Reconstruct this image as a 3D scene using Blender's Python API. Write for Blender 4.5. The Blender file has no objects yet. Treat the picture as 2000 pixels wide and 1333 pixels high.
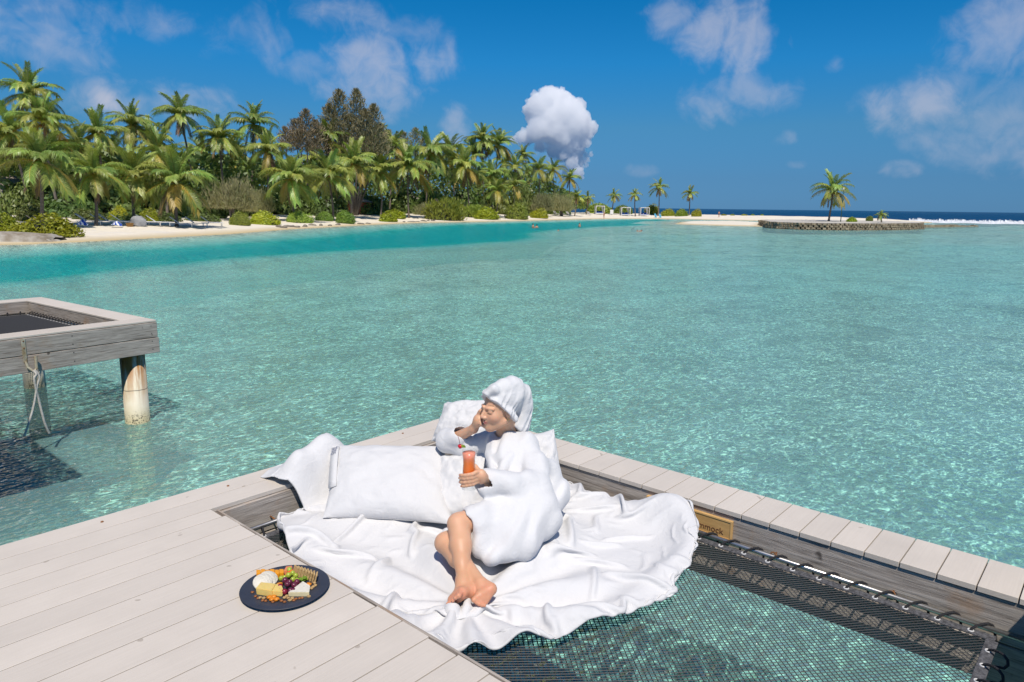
import bpy, bmesh, math, random
import numpy as np
from mathutils import Vector, Matrix
import openvdb as vdb

SC = bpy.context.scene
COL = SC.collection
R = math.radians

# ------------------------------------------------------------------ camera
# world: X and Y run along the deck boards and across them, Z up, water at 0
CAMZ = 2.85
YAW, PITCH, ROLL, FPX = 0.8513578, 0.18700807, 0.01214239, 1388.96
FWD_H = Vector((math.sin(YAW), math.cos(YAW), 0))
RGT_H = Vector((math.cos(YAW), -math.sin(YAW), 0))
_f = FWD_H*math.cos(PITCH) + Vector((0, 0, -math.sin(PITCH)))
_u0 = FWD_H*math.sin(PITCH) + Vector((0, 0, math.cos(PITCH)))
_r = RGT_H*math.cos(ROLL) + _u0*math.sin(ROLL)
_u = -RGT_H*math.sin(ROLL) + _u0*math.cos(ROLL)
cd = bpy.data.cameras.new('camera'); cam = bpy.data.objects.new('camera', cd); COL.objects.link(cam)
cam.matrix_world = Matrix(((_r.x, _u.x, -_f.x, 0), (_r.y, _u.y, -_f.y, 0), (_r.z, _u.z, -_f.z, CAMZ), (0, 0, 0, 1)))
cd.sensor_width = 36; cd.lens = FPX*36/2000; cd.clip_start = 0.05; cd.clip_end = 60000
SC.camera = cam

def ray(px, py):
    return _f*FPX + _r*(px-1000) - _u*(py-666.5)
def at(px, py, z=0.0):
    d = ray(px, py); t = (z-CAMZ)/d.z
    return Vector((d.x*t, d.y*t, z))
def atd(px, py, dist):
    d = ray(px, py); t = dist/d.dot(FWD_H)
    return Vector((d.x*t, d.y*t, CAMZ+d.z*t))

# ------------------------------------------------------------------ light
SUN_DIR = Vector((0.33, 0.40, -0.855)).normalized()      # the way the light travels
SUN_EL = math.asin(-SUN_DIR.z)
sd = bpy.data.lights.new('sun', 'SUN'); sun = bpy.data.objects.new('sun', sd); COL.objects.link(sun)
sd.energy = 4.2; sd.angle = R(0.53); sd.color = (1.0, 0.93, 0.83)
sun.rotation_euler = SUN_DIR.to_track_quat('-Z', 'Y').to_euler()
SC.view_settings.view_transform = 'Standard'; SC.view_settings.look = 'None'
SC.view_settings.exposure = 0.0; SC.view_settings.gamma = 1.0
SC.cycles.max_bounces = 40; SC.cycles.volume_bounces = 36; SC.cycles.transparent_max_bounces = 16
SC.cycles.diffuse_bounces = 2; SC.cycles.glossy_bounces = 2; SC.cycles.transmission_bounces = 4
SC.cycles.caustics_reflective = False; SC.cycles.caustics_refractive = False
SC.cycles.sample_clamp_indirect = 4.0; SC.cycles.sample_clamp_direct = 12.0
SC.cycles.use_denoising = True
SC.cycles.use_adaptive_sampling = True; SC.cycles.adaptive_threshold = 0.015

# ------------------------------------------------------------------ node helpers
def new_mat(name):
    m = bpy.data.materials.new(name); m.use_nodes = True
    nt = m.node_tree; nt.nodes.clear()
    out = nt.nodes.new('ShaderNodeOutputMaterial')
    return m, nt, out
class N:
    """small wrapper that makes and wires shader nodes"""
    def __init__(s, nt): s.nt = nt
    def __call__(s, kind, ins=None, **props):
        n = s.nt.nodes.new('ShaderNode'+kind)
        for k, v in props.items(): setattr(n, k, v)
        for k, v in (ins or {}).items(): s.put(n.inputs[k], v)
        return n
    def put(s, sock, v):
        if hasattr(v, 'bl_idname') and hasattr(v, 'outputs'): v = v.outputs[0]
        if isinstance(v, bpy.types.NodeSocket): s.nt.links.new(v, sock)
        else:
            if isinstance(v, (tuple, list)) and len(v) == 3 and sock.type == 'RGBA': v = (*v, 1)
            sock.default_value = v
    def math(s, op, a, b=0.0, clamp=False):
        n = s('Math', {0: a, 1: b}, operation=op); n.use_clamp = clamp; return n
    def vmath(s, op, a, b=(0, 0, 0)):
        return s('VectorMath', {0: a, 1: b}, operation=op)
    def mix(s, fac, a, b, mode='MIX'):
        n = s.nt.nodes.new('ShaderNodeMix'); n.data_type = 'RGBA'; n.blend_type = mode
        s.put(n.inputs['Factor'], fac); s.put(n.inputs[6], a); s.put(n.inputs[7], b)
        return n.outputs[2]
    def rng(s, v, a, b, c=0.0, d=1.0, smooth=False):
        n = s('MapRange', {0: v, 1: a, 2: b, 3: c, 4: d})
        if smooth: n.interpolation_type = 'SMOOTHSTEP'
        return n
    def noise(s, vec=None, scale=5.0, detail=3.0, rough=0.55, dist=0.0):
        i = {'Scale': scale, 'Detail': detail, 'Roughness': rough, 'Distortion': dist}
        if vec is not None: i['Vector'] = vec
        return s('TexNoise', i)
    def ramp(s, fac, stops):
        n = s('ValToRGB', {0: fac}); e = n.color_ramp.elements
        while len(e) < len(stops): e.new(0.5)
        for k, (p, c) in enumerate(stops): e[k].position = p; e[k].color = (*c, 1)
        return n

# ------------------------------------------------------------------ sky with fair-weather cloud
W = bpy.data.worlds.new('World'); SC.world = W; W.use_nodes = True
nt = W.node_tree; nt.nodes.clear(); n = N(nt)
sky = n('TexSky', sky_type='NISHITA', sun_disc=False)
sky.sun_elevation = SUN_EL
sky.sun_rotation = math.atan2(-SUN_DIR.x, -SUN_DIR.y)
sky.altitude = 0; sky.air_density = 1.0; sky.dust_density = 0.0; sky.ozone_density = 4.5
D = n('TexCoord').outputs['Generated']
elev = n('SeparateXYZ', {0: D}).outputs['Z']
tint = n.ramp(n.rng(elev, 0.0, 1.0), [(0.0, (0.108, 0.296, 0.73)), (0.04, (0.141, 0.335, 0.657)), (0.104, (0.183, 0.47, 0.695)), (0.184, (0.085, 0.59, 0.92)), (0.27, (0.025, 0.585, 0.92)), (0.36, (0.04, 0.58, 0.92)), (0.62, (0.30, 0.63, 0.92)), (1.0, (0.42, 0.66, 0.92))])
hs = n.mix(1.0, sky, tint, 'MULTIPLY')
bg = n('Background', {'Color': hs, 'Strength': 0.1})
n1 = n.noise(D, 9.0, 3.0, 0.6, 0.8); n2 = n.noise(D, 34.0, 4.0, 0.65, 0.5)
nz = n.math('ADD', n.math('MULTIPLY', n.math('SUBTRACT', n1, 0.5), 2.9), n.math('MULTIPLY', n.math('SUBTRACT', n2, 0.5), 1.25))
UPW = Vector((0, 0, 1))
def blob(px, py, wx, wy, amt):
    c = ray(px, py).normalized(); rt = c.cross(UPW).normalized(); up = rt.cross(c)
    a, b = wx/FPX, wy/FPX
    x = n.vmath('DOT_PRODUCT', D, tuple(rt/a)).outputs['Value']; y = n.vmath('DOT_PRODUCT', D, tuple(up/b)).outputs['Value']
    r2 = n('Math', {0: y, 1: y, 2: n.math('MULTIPLY', x, x)}, operation='MULTIPLY_ADD')
    return n.rng(n.math('SUBTRACT', nz, r2), -0.75, 0.45, 0, amt*0.92, True)
cl = None
for b in [(670, 20, 150, 55, .50), (745, 130, 165, 95, .62), (800, 60, 90, 50, .3), (70, 75, 150, 70, .45), (300, 42, 105, 45, .40), (480, 80, 120, 60, .32),
          (300, 205, 190, 55, .55), (212, 200, 48, 34, .95), (1415, 70, 115, 85, .62), (1310, 30, 70, 45, .45), (1435, 190, 135, 55, .42),
          (1960, 60, 100, 105, .5), (1800, 205, 120, 60, .62), (1910, 250, 130, 75, .38), (1850, 190, 190, 60, .3), (892, 236, 44, 46, .5), (880, 275, 30, 25, .4),
          (1250, 332, 45, 18, .3), (1535, 272, 36, 20, .35), (1757, 332, 44, 22, .4), (1628, 125, 24, 24, .35), (1565, 320, 30, 14, .3), (600, 130, 80, 40, .3), (1085, 318, 110, 60, .55),
          (2300, 120, 200, 100, .5), (-300, 150, 220, 90, .5), (2200, 300, 200, 50, .4), (-350, 300, 200, 60, .4)]:
    v = blob(*b); cl = v if cl is None else n.math('MAXIMUM', cl, v)
gen = n.math('MULTIPLY', n.rng(n.noise(D, 3.2, 4.0, 0.6), 0.60, 0.80, 0, 1, True), n.rng(elev, 0.36, 0.60, 0.0, 0.45))
cl = n.math('MAXIMUM', cl, gen)
bgc = n('Background', {'Color': (0.74, 0.76, 0.90, 1), 'Strength': 0.72})
ms = n('MixShader', {0: cl, 1: bg, 2: bgc})
nt.links.new(ms.outputs[0], n('OutputWorld').inputs[0])
W.cycles.sampling_method = 'MANUAL'; W.cycles.sample_map_resolution = 256

# ------------------------------------------------------------------ object helpers
def link(o): COL.objects.link(o); return o
def tag(o, label=None, cat=None, group=None, kind=None):
    if label: o['label'] = label
    if cat: o['category'] = cat
    if group: o['group'] = group
    if kind: o['kind'] = kind
    return o
def empty(name, loc=(0, 0, 0), label=None, cat=None, group=None, kind=None, rz=0.0):
    o = bpy.data.objects.new(name, None); o.empty_display_size = 0.1; o.location = loc; o.rotation_euler = (0, 0, rz)
    link(o); return tag(o, label, cat, group, kind)
def mkmesh(name, V, F, mats, smooth=False, fmat=None):
    me = bpy.data.meshes.new(name)
    V = np.asarray(V, dtype=np.float32)
    if isinstance(F, np.ndarray):
        k = F.shape[1]
        me.vertices.add(len(V)); me.vertices.foreach_set('co', V.ravel())
        me.loops.add(F.size); me.loops.foreach_set('vertex_index', F.astype(np.int32).ravel())
        me.polygons.add(len(F)); me.polygons.foreach_set('loop_start', np.arange(0, F.size, k, dtype=np.int32))
        me.update(calc_edges=True)
    else:
        me.from_pydata(V.tolist(), [], F); me.update()
    for m in (mats if isinstance(mats, (list, tuple)) else [mats]): me.materials.append(m)
    if fmat is not None: me.polygons.foreach_set('material_index', np.asarray(fmat, dtype=np.int32))
    if smooth: me.polygons.foreach_set('use_smooth', np.ones(len(me.polygons), dtype=bool))
    me.validate(); return me
def wl(o):
    """world location of an unrotated parent chain"""
    p = Vector((0, 0, 0))
    while o is not None: p += o.location; o = o.parent
    return p
def obj(name, V, F, mats, parent=None, smooth=False, base=None, fmat=None):
    """one mesh object from world coordinates; its origin is `base`, or the parent's origin"""
    o = bpy.data.objects.new(name, None)
    org = Vector(base) if base is not None else (wl(parent) if parent else Vector((0, 0, 0)))
    V = np.asarray(V, dtype=np.float64) - np.array(org)
    me = mkmesh(name, V, F, mats, smooth, fmat)
    bpy.data.objects.remove(o); o = bpy.data.objects.new(name, me); link(o)
    if parent: o.parent = parent; o.location = org - wl(parent)
    else: o.location = org
    return o
def inst(name, me, parent=None, mw=None):
    o = bpy.data.objects.new(name, me); link(o)
    if parent: o.parent = parent
    if mw is not None: o.matrix_local = mw
    return o
class MB:
    """collects pieces of ONE part"""
    def __init__(s): s.V = []; s.F = []; s.M = []
    def add(s, V, F, m=0):
        o = len(s.V); s.V.extend([tuple(v) for v in V]); s.F.extend([tuple(i+o for i in f) for f in F]); s.M.extend([m]*len(F)); return s
    def box(s, x0, x1, y0, y1, z0, z1, b=0.0, m=0): return s.add(*boxg(x0, x1, y0, y1, z0, z1, b), m)
    def tube(s, P, r, k=8, cap=True, m=0): return s.add(*tubeg(P, r, k, cap), m)
    def obj(s, name, mats, parent=None, smooth=False, base=None): return obj(name, s.V, s.F, mats, parent, smooth, base, s.M if isinstance(mats, (list, tuple)) else None)
def boxg(x0, x1, y0, y1, z0, z1, b=0.0):
    if b <= 0:
        V = [(x, y, z) for z in (z0, z1) for y in (y0, y1) for x in (x0, x1)]
        return V, [(0, 2, 3, 1), (4, 5, 7, 6), (0, 1, 5, 4), (2, 6, 7, 3), (0, 4, 6, 2), (1, 3, 7, 5)]
    bm = bmesh.new(); bmesh.ops.create_cube(bm, size=1.0)
    for v in bm.verts:
        v.co = Vector(((x0+x1)/2+v.co.x*(x1-x0), (y0+y1)/2+v.co.y*(y1-y0), (z0+z1)/2+v.co.z*(z1-z0)))
    bmesh.ops.bevel(bm, geom=list(bm.edges), offset=b, segments=1, affect='EDGES', profile=0.5)
    bm.verts.index_update(); V = [tuple(v.co) for v in bm.verts]; F = [tuple(v.index for v in f.verts) for f in bm.faces]; bm.free()
    return V, F
def tubeg(P, r, k=8, cap=True):
    P = [Vector(p) for p in P]; m = len(P)
    rr = r if isinstance(r, (list, tuple, np.ndarray)) else [r]*m
    V, F = [], []; nrm = None
    for i in range(m):
        t = (P[min(i+1, m-1)]-P[max(i-1, 0)]).normalized()
        if nrm is None:
            nrm = t.orthogonal().normalized()
        nrm = (nrm - t*nrm.dot(t)); nrm = nrm.normalized() if nrm.length > 1e-6 else t.orthogonal().normalized()
        bn = t.cross(nrm)
        for j in range(k):
            a = 2*math.pi*j/k; V.append(P[i]+(nrm*math.cos(a)+bn*math.sin(a))*rr[i])
    for i in range(m-1):
        for j in range(k): F.append((i*k+j, i*k+(j+1) % k, (i+1)*k+(j+1) % k, (i+1)*k+j))
    if cap: F.append(tuple(range(k-1, -1, -1))); F.append(tuple((m-1)*k+j for j in range(k)))
    return V, F
def lathe(prof, k=24, c=(0, 0, 0), cap0=True, cap1=True):
    V, F = [], []
    for r, z in prof:
        for j in range(k):
            a = 2*math.pi*j/k; V.append((c[0]+r*math.cos(a), c[1]+r*math.sin(a), c[2]+z))
    for i in range(len(prof)-1):
        for j in range(k): F.append((i*k+j, i*k+(j+1) % k, (i+1)*k+(j+1) % k, (i+1)*k+j))
    if cap0: F.append(tuple(range(k-1, -1, -1)))
    if cap1: F.append(tuple((len(prof)-1)*k+j for j in range(k)))
    return V, F
def bez(p0, p1, p2, m=10):
    p0, p1, p2 = Vector(p0), Vector(p1), Vector(p2)
    return [p0*(1-t)**2+p1*2*t*(1-t)+p2*t*t for t in [i/m for i in range(m+1)]]

# ------------------------------------------------------------------ plain materials
def pbr(name, col, rough=0.6, var=0.0, vscale=8.0, bump=0.0, bscale=60.0, spec=0.5, metal=0.0, sss=0.0, coord='Object', col2=None, rnd=0.0, stretch=None):
    m, nt, out = new_mat(name); n = N(nt)
    tc = n('TexCoord').outputs[coord]
    if stretch: tc = n('Mapping', {'Vector': tc, 'Scale': stretch}).outputs[0]
    b = n('BsdfPrincipled', {'Roughness': rough, 'Metallic': metal, 'Specular IOR Level': spec})
    c = (*col, 1)
    if var > 0 or col2 is not None:
        f = n.noise(tc, vscale, 5.0, 0.6)
        if col2 is None: col2 = tuple(x*(1-var) for x in col)
        c = n.mix(n.rng(f, 0.35, 0.68), (*col, 1), (*col2, 1))
    if rnd > 0:
        v = n.rng(n('ObjectInfo').outputs['Random'], 0, 1, 1-rnd, 1+rnd)
        c = n.mix(1.0, c, n('CombineColor', {0: v, 1: v, 2: v}), 'MULTIPLY')
    n.put(b.inputs['Base Color'], c)
    if sss > 0:
        b.inputs['Subsurface Weight'].default_value = sss; b.inputs['Subsurface Radius'].default_value = (0.012, 0.005, 0.003); b.inputs['Subsurface Scale'].default_value = 1.0
    if bump > 0:
        n.put(b.inputs['Normal'], n('Bump', {'Strength': bump, 'Distance': 0.01, 'Height': n.noise(tc, bscale, 6.0, 0.6)}))
    nt.links.new(b.outputs[0], out.inputs[0]); return m
# ------------------------------------------------------------------ terrain: beach, lagoon floor, open sea floor
SHORE = [(-60, 40), (-20, 47), (6.3, 52.1), (12.8, 54.9), (14.6, 55.1), (17.6, 56.2), (24.2, 59.4), (32.8, 63.7), (43.8, 72.0), (53.7, 77.5), (63.6, 83.2), (76.1, 88.8), (85.6, 90.5),
         (97.6, 92.2), (111.7, 94.1), (128.4, 99.2), (154.1, 104.2), (176.1, 98.9), (178.5, 85.1), (179.0, 72.9), (190, 55), (205, 42), (222, 40), (228, 52), (226, 75), (222, 105), (215, 140), (200, 200), (150, 330), (0, 420), (-160, 300), (-120, 80)]
CHAN = [(-60, 25), (3.0, 30.9), (7.2, 31.5), (11.7, 34.4), (17.7, 37.3), (25.0, 38.9), (33.8, 39.6), (44.5, 41.5), (52.1, 44.9), (58.4, 51.4), (71.2, 57.4), (89.3, 63.1), (115.3, 67.9), (132.9, 71.1),
        (150, 84), (165, 100), (140, 130), (90, 130), (20, 100), (-60, 80)]
SPIT = [(121, 66), (140.5, 75.2), (160, 72), (150, 60), (131.7, 53.6), (119.9, 48.7), (117.9, 56.2), (119.1, 62.7)]
def sdpoly(X, Y, P):
    P = np.array(P, float); d = np.full(X.shape, 1e18); ins = np.zeros(X.shape, bool)
    for i in range(len(P)):
        a, b = P[i], P[(i+1) % len(P)]; e = b-a
        wx, wy = X-a[0], Y-a[1]; t = np.clip((wx*e[0]+wy*e[1])/(e@e), 0, 1)
        d = np.minimum(d, (wx-e[0]*t)**2+(wy-e[1]*t)**2)
        c = ((a[1] <= Y) & (b[1] > Y)) | ((b[1] <= Y) & (a[1] > Y))
        if abs(e[1]) > 1e-9: ins ^= c & (X < a[0]+(Y-a[1])/e[1]*e[0])
    d = np.sqrt(d); return np.where(ins, d, -d)
_rs = np.random.RandomState(5)
_perm = _rs.rand(256, 256).astype(np.float32)
def vnoise(x, y, s=1.0):
    x = np.asarray(x)*s; y = np.asarray(y)*s
    xi = np.floor(x).astype(int); yi = np.floor(y).astype(int); fx = x-xi; fy = y-yi
    fx = fx*fx*(3-2*fx); fy = fy*fy*(3-2*fy)
    g = lambda a, b: _perm[a & 255, b & 255]
    return (g(xi, yi)*(1-fx)+g(xi+1, yi)*fx)*(1-fy)+(g(xi, yi+1)*(1-fx)+g(xi+1, yi+1)*fx)*fy
def fbm(x, y, s=1.0, o=4):
    v = 0; a = 0.5
    for k in range(o): v = v+a*vnoise(x+17*k, y-31*k, s*2**k); a *= 0.5
    return v
sst = lambda t: np.clip(t, 0, 1)**2*(3-2*np.clip(t, 0, 1))
def terrain(X, Y):
    s = sdpoly(X, Y, SHORE); c = sdpoly(X, Y, CHAN); p = sdpoly(X, Y, SPIT)
    rr = np.hypot(X, Y)
    land = np.minimum(np.maximum(s, 0)*0.058, 1.05+0.35*sst((s-16)/25)) + (fbm(X, Y, 0.25)-0.45)*0.22*sst(s/6)
    lag = -1.15 + (fbm(X, Y, 0.09)-0.45)*0.9 + (fbm(X+50, Y, 0.6)-0.45)*0.25
    lag = lag + 0.45*sst((rr-60)/60)
    chan = -5.2
    w = sst((c+5.5)/7.0+0.15*(fbm(X, Y, 0.2)-.5))
    sea = lag*(1-w)+chan*w
    # open ocean beyond the reef edge and behind the island
    east = sst((X-Y*0.12-226)/14); back = sst((rr-420)/60); west = sst((-X-90)/60)
    o = np.maximum(np.maximum(east, back), west); sea = sea*(1-o)-14.0*o
    shelf = np.clip(s*0.34, -30, 0)                      # s < 0 in the water: shoaling towards the beach
    sea = np.maximum(sea, shelf)
    z = np.where(s > 0, land, np.minimum(sea, -0.004))
    spit = np.where(p > 0, np.minimum(p*0.10, 0.28), p*0.10)
    return np.maximum(z, np.where(p > -8, spit, -99))
def polar(rad, ang):
    A, Rr = np.meshgrid(ang, rad); return Rr*np.sin(A), Rr*np.cos(A)
ang_in = np.linspace(YAW-R(44), YAW+R(44), 620); ang_out = np.linspace(YAW+R(44), YAW-R(44)+2*math.pi, 90)[1:]
ANG = np.concatenate([ang_in, ang_out])
RAD = np.concatenate([[0.02, 0.6], np.geomspace(1.2, 420, 330), np.geomspace(450, 40000, 30)])
GX, GY = polar(RAD, ANG); GZ = terrain(GX, GY)
nr, na = GX.shape
_i = np.arange(nr-1)[:, None]*na; _j = np.arange(na)[None]; _j2 = (np.arange(na)+1) % na
GF = np.stack([_i+_j, _i+na+_j, _i+na+_j2[None], _i+_j2[None]], -1).reshape(-1, 4)[:, ::-1]

# sand above the tide line, rubble and weed patches below
M_GROUND, nt, out = new_mat('sand_and_seabed'); n = N(nt)
P = n('NewGeometry').outputs['Position']; Z = n('SeparateXYZ', {0: P}).outputs['Z']
warp = n.vmath('ADD', P, n.vmath('SCALE', n.vmath('SUBTRACT', n.noise(P, 2.2, 1.0).outputs['Color'], (.5, .5, .5)))); warp.inputs[1].links[0].from_node.inputs['Scale'].default_value = 0.55
fine = n.noise(warp, 6.5, 3.0, 0.62); mid = n.noise(P, 0.42, 3.0, 0.6, 0.6); big = n.noise(P, 0.06, 1.0, 0.5)
sandd = n.mix(n.rng(n.noise(P, 1.5, 3.0, 0.65), 0.35, 0.7), (0.84, 0.76, 0.62, 1), (0.74, 0.66, 0.53, 1))
sandd = n.mix(n.rng(mid, 0.52, 0.66), sandd, (0.74, 0.68, 0.59, 1))
wet = n.rng(Z, 0.02, 0.22); sandd = n.mix(wet, (0.56, 0.44, 0.24, 1), sandd)
seab = n.ramp(n.math('ADD', n.math('MULTIPLY', fine, 0.62), n.math('MULTIPLY', mid, 0.46)), [(0.43, (0.06, 0.10, 0.06)), (0.49, (0.42, 0.47, 0.33)), (0.54, (0.90, 0.88, 0.72)), (0.60, (1.0, 0.98, 0.86))])
patch = n.math('MULTIPLY', n.rng(n.math('ADD', n.math('MULTIPLY', mid, 0.7), n.math('MULTIPLY', big, 0.35)), 0.60, 0.67), 0.6)
seab = n.mix(patch, seab, (0.12, 0.14, 0.09, 1))
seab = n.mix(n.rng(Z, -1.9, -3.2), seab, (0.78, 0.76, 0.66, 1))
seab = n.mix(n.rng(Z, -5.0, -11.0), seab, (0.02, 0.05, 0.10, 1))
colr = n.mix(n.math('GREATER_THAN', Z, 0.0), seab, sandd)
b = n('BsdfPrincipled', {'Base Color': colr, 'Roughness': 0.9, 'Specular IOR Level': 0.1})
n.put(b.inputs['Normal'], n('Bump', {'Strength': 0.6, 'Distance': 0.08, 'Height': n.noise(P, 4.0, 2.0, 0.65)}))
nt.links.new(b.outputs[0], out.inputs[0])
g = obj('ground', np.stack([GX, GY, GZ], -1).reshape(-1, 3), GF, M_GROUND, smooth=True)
tag(g, 'pale sand of the beach running down into the lagoon floor', kind='structure')

# water: tinted by its own depth, ruffled by small waves
M_WATER, nt, out = new_mat('lagoon_water'); n = N(nt)
P = n('NewGeometry').outputs['Position']
dep = n('Attribute', attribute_name='depth').outputs['Fac']
stretchP = n('Mapping', {'Vector': P, 'Rotation': (0, 0, 0.5), 'Scale': (1.0, 1.55, 1.0)}).outputs[0]
w1 = n.noise(stretchP, 2.6, 2.0, 0.6, 0.7); w2 = n.noise(stretchP, 9.5, 1.0, 0.55); w3 = n.noise(stretchP, 0.45, 0.0, 0.5)
hgt = n.math('ADD', n.math('ADD', n.math('MULTIPLY', w1, 1.0), n.math('MULTIPLY', w2, 0.62)), n.math('MULTIPLY', w3, 1.6))
nrm = n('Bump', {'Strength': 1.0, 'Distance': 0.13, 'Height': hgt})
def beer(k): return n.math('POWER', 2.71828, n.math('MULTIPLY', dep, -k))
tint = n('CombineColor', {0: beer(0.40), 1: beer(0.040), 2: beer(0.062)})
# caustic light painted as a noise network into the transparent colour
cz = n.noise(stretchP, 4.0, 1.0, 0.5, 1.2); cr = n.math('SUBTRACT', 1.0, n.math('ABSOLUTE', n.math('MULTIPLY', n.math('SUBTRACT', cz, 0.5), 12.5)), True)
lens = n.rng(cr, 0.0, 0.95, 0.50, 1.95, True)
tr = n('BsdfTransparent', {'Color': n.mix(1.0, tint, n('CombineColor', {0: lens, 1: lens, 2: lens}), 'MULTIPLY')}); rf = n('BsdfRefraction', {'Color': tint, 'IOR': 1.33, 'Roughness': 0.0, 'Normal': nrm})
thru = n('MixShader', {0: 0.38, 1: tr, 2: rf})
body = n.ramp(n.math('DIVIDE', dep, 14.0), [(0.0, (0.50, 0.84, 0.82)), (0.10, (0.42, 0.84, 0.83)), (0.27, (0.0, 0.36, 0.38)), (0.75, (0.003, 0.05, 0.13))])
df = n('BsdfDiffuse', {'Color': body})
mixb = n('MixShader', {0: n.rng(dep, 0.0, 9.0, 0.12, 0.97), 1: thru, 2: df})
gl = n('BsdfGlossy', {'Color': (1, 1, 1, 1), 'Roughness': 0.06, 'Normal': nrm})
fr = n.math('MULTIPLY', n('Fresnel', {'IOR': 1.33, 'Normal': nrm}), n.rng(dep, 1.8, 4.0, 0.68, 0.32))
top = n('MixShader', {0: fr, 1: mixb, 2: gl})
nt.links.new(top.outputs[0], out.inputs[0])
wz = np.zeros_like(GX)
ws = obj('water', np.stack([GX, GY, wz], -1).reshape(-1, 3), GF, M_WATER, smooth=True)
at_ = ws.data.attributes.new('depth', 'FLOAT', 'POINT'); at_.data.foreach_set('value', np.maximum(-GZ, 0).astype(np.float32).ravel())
tag(ws, 'clear turquoise lagoon water running out to dark blue sea', kind='structure')
# ------------------------------------------------------------------ the deck with its hammock opening
DZ = 1.35                                   # deck top
HX0, HX1, HY0, HY1 = 1.545, 3.27, -0.10, 3.29  # the opening
OX, OY = 3.574, 3.618                        # outer edges
NZ = 1.19                                   # net level

def board_mat(name, c1, c2):
    m, nt, out = new_mat(name); n = N(nt)
    tc = n('TexCoord').outputs['Object']; rnd = n('ObjectInfo').outputs['Random']
    off = n('CombineXYZ', {0: n.math('MULTIPLY', rnd, 40.0), 1: n.math('MULTIPLY', rnd, 17.0), 2: 0.0})
    p = n.vmath('ADD', tc, off)
    st = n('Mapping', {'Vector': p, 'Scale': (0.9, 26.0, 26.0)}).outputs[0]
    grain = n.noise(st, 5.0, 4.0, 0.6); cloud = n.noise(p, 2.3, 4.0, 0.6)
    c = n.mix(n.rng(grain, 0.3, 0.75), (*c1, 1), (*c2, 1))
    c = n.mix(n.math('MULTIPLY', n.rng(cloud, 0.42, 0.72), 0.5), c, tuple(x*0.86 for x in c2)+(1,))
    v = n.rng(rnd, 0, 1, 0.95, 1.04); c = n.mix(1.0, c, n('CombineColor', {0: v, 1: v, 2: v}), 'MULTIPLY')
    spots = n.rng(n.noise(p, 17.0, 1.0, 0.4), 0.775, 0.80); c = n.mix(n.math('MULTIPLY', spots, 0.55), c, (0.30, 0.25, 0.20, 1))
    b = n('BsdfPrincipled', {'Base Color': c, 'Roughness': 0.62, 'Specular IOR Level': 0.3})
    n.put(b.inputs['Normal'], n('Bump', {'Strength': 0.25, 'Distance': 0.002, 'Height': grain}))
    nt.links.new(b.outputs[0], out.inputs[0]); return m
M_BOARD = board_mat('pale_composite_board', (0.67, 0.602, 0.525), (0.62, 0.557, 0.485))
def old_wood(name, axis='x', rust=0.35):
    m, nt, out = new_mat(name); n = N(nt)
    tc = n('TexCoord').outputs['Object']; rnd = n('ObjectInfo').outputs['Random']
    p = n.vmath('ADD', tc, n('CombineXYZ', {0: n.math('MULTIPLY', rnd, 31.0), 1: n.math('MULTIPLY', rnd, 13.0), 2: n.math('MULTIPLY', rnd, 7.0)}))
    sc = (1.3, 30.0, 30.0) if axis == 'x' else (30.0, 1.3, 30.0)
    st = n('Mapping', {'Vector': p, 'Scale': sc}).outputs[0]; st2 = n('Mapping', {'Vector': p, 'Scale': tuple(s*0.35 for s in sc)}).outputs[0]
    grain = n.noise(st, 3.0, 5.0, 0.68, 0.6); band = n.noise(st2, 3.0, 4.0, 0.6, 1.2)
    c = n.ramp(grain, [(0.28, (0.16, 0.135, 0.115)), (0.45, (0.35, 0.305, 0.265)), (0.60, (0.50, 0.445, 0.39)), (0.78, (0.60, 0.545, 0.485))])
    c = n.mix(n.math('MULTIPLY', n.rng(band, 0.52, 0.78), 0.5), c, (0.13, 0.11, 0.095, 1))
    c = n.mix(n.math('MULTIPLY', n.rng(n.noise(p, 3.4, 4.0, 0.65), 0.55, 0.72), rust), c, (0.42, 0.20, 0.055, 1))
    knots = n.rng(n.noise(p, 9.0, 2.0, 0.4), 0.73, 0.77); c = n.mix(n.math('MULTIPLY', knots, 0.8), c, (0.05, 0.04, 0.035, 1))
    b = n('BsdfPrincipled', {'Base Color': c, 'Roughness': 0.85, 'Specular IOR Level': 0.2})
    n.put(b.inputs['Normal'], n('Bump', {'Strength': 0.7, 'Distance': 0.004, 'Height': grain}))
    nt.links.new(b.outputs[0], out.inputs[0]); return m
M_WOODX = old_wood('weathered_timber_x', 'x', 0.45); M_WOODY = old_wood('weathered_timber_y', 'y', 0.45)
M_WOODF = old_wood('weathered_fascia', 'x', 0.25)
M_STEEL = pbr('stainless_tube', (0.55, 0.53, 0.50), 0.28, 0.35, 12.0, metal=0.9)
M_RUST = pbr('rusty_iron', (0.30, 0.13, 0.05), 0.8, 0.5, 60.0)
M_NET = pbr('black_netting', (0.030, 0.031, 0.034), 0.55, 0.3, 90.0)
M_WEB = pbr('grey_webbing', (0.14, 0.14, 0.15), 0.8, col2=(0.035, 0.035, 0.04), vscale=70.0, bump=0.6, bscale=160.0)
M_ROPE = pbr('black_rope', (0.022, 0.022, 0.026), 0.75, bump=0.8, bscale=220.0)
M_EYE = pbr('white_grommet', (0.60, 0.60, 0.60), 0.4)
M_SIGN = pbr('plywood_sign', (0.72, 0.44, 0.17), 0.5, 0.22, 5.0, stretch=(1.0, 2.0, 9.0)); M_SIGNEDGE = pbr('sign_edge', (0.80, 0.50, 0.20), 0.5)
M_INK = pbr('sign_ink', (0.16, 0.065, 0.03), 0.6)
M_DARK = pbr('dark_gap_timber', (0.10, 0.09, 0.085), 0.9, 0.4)
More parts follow.
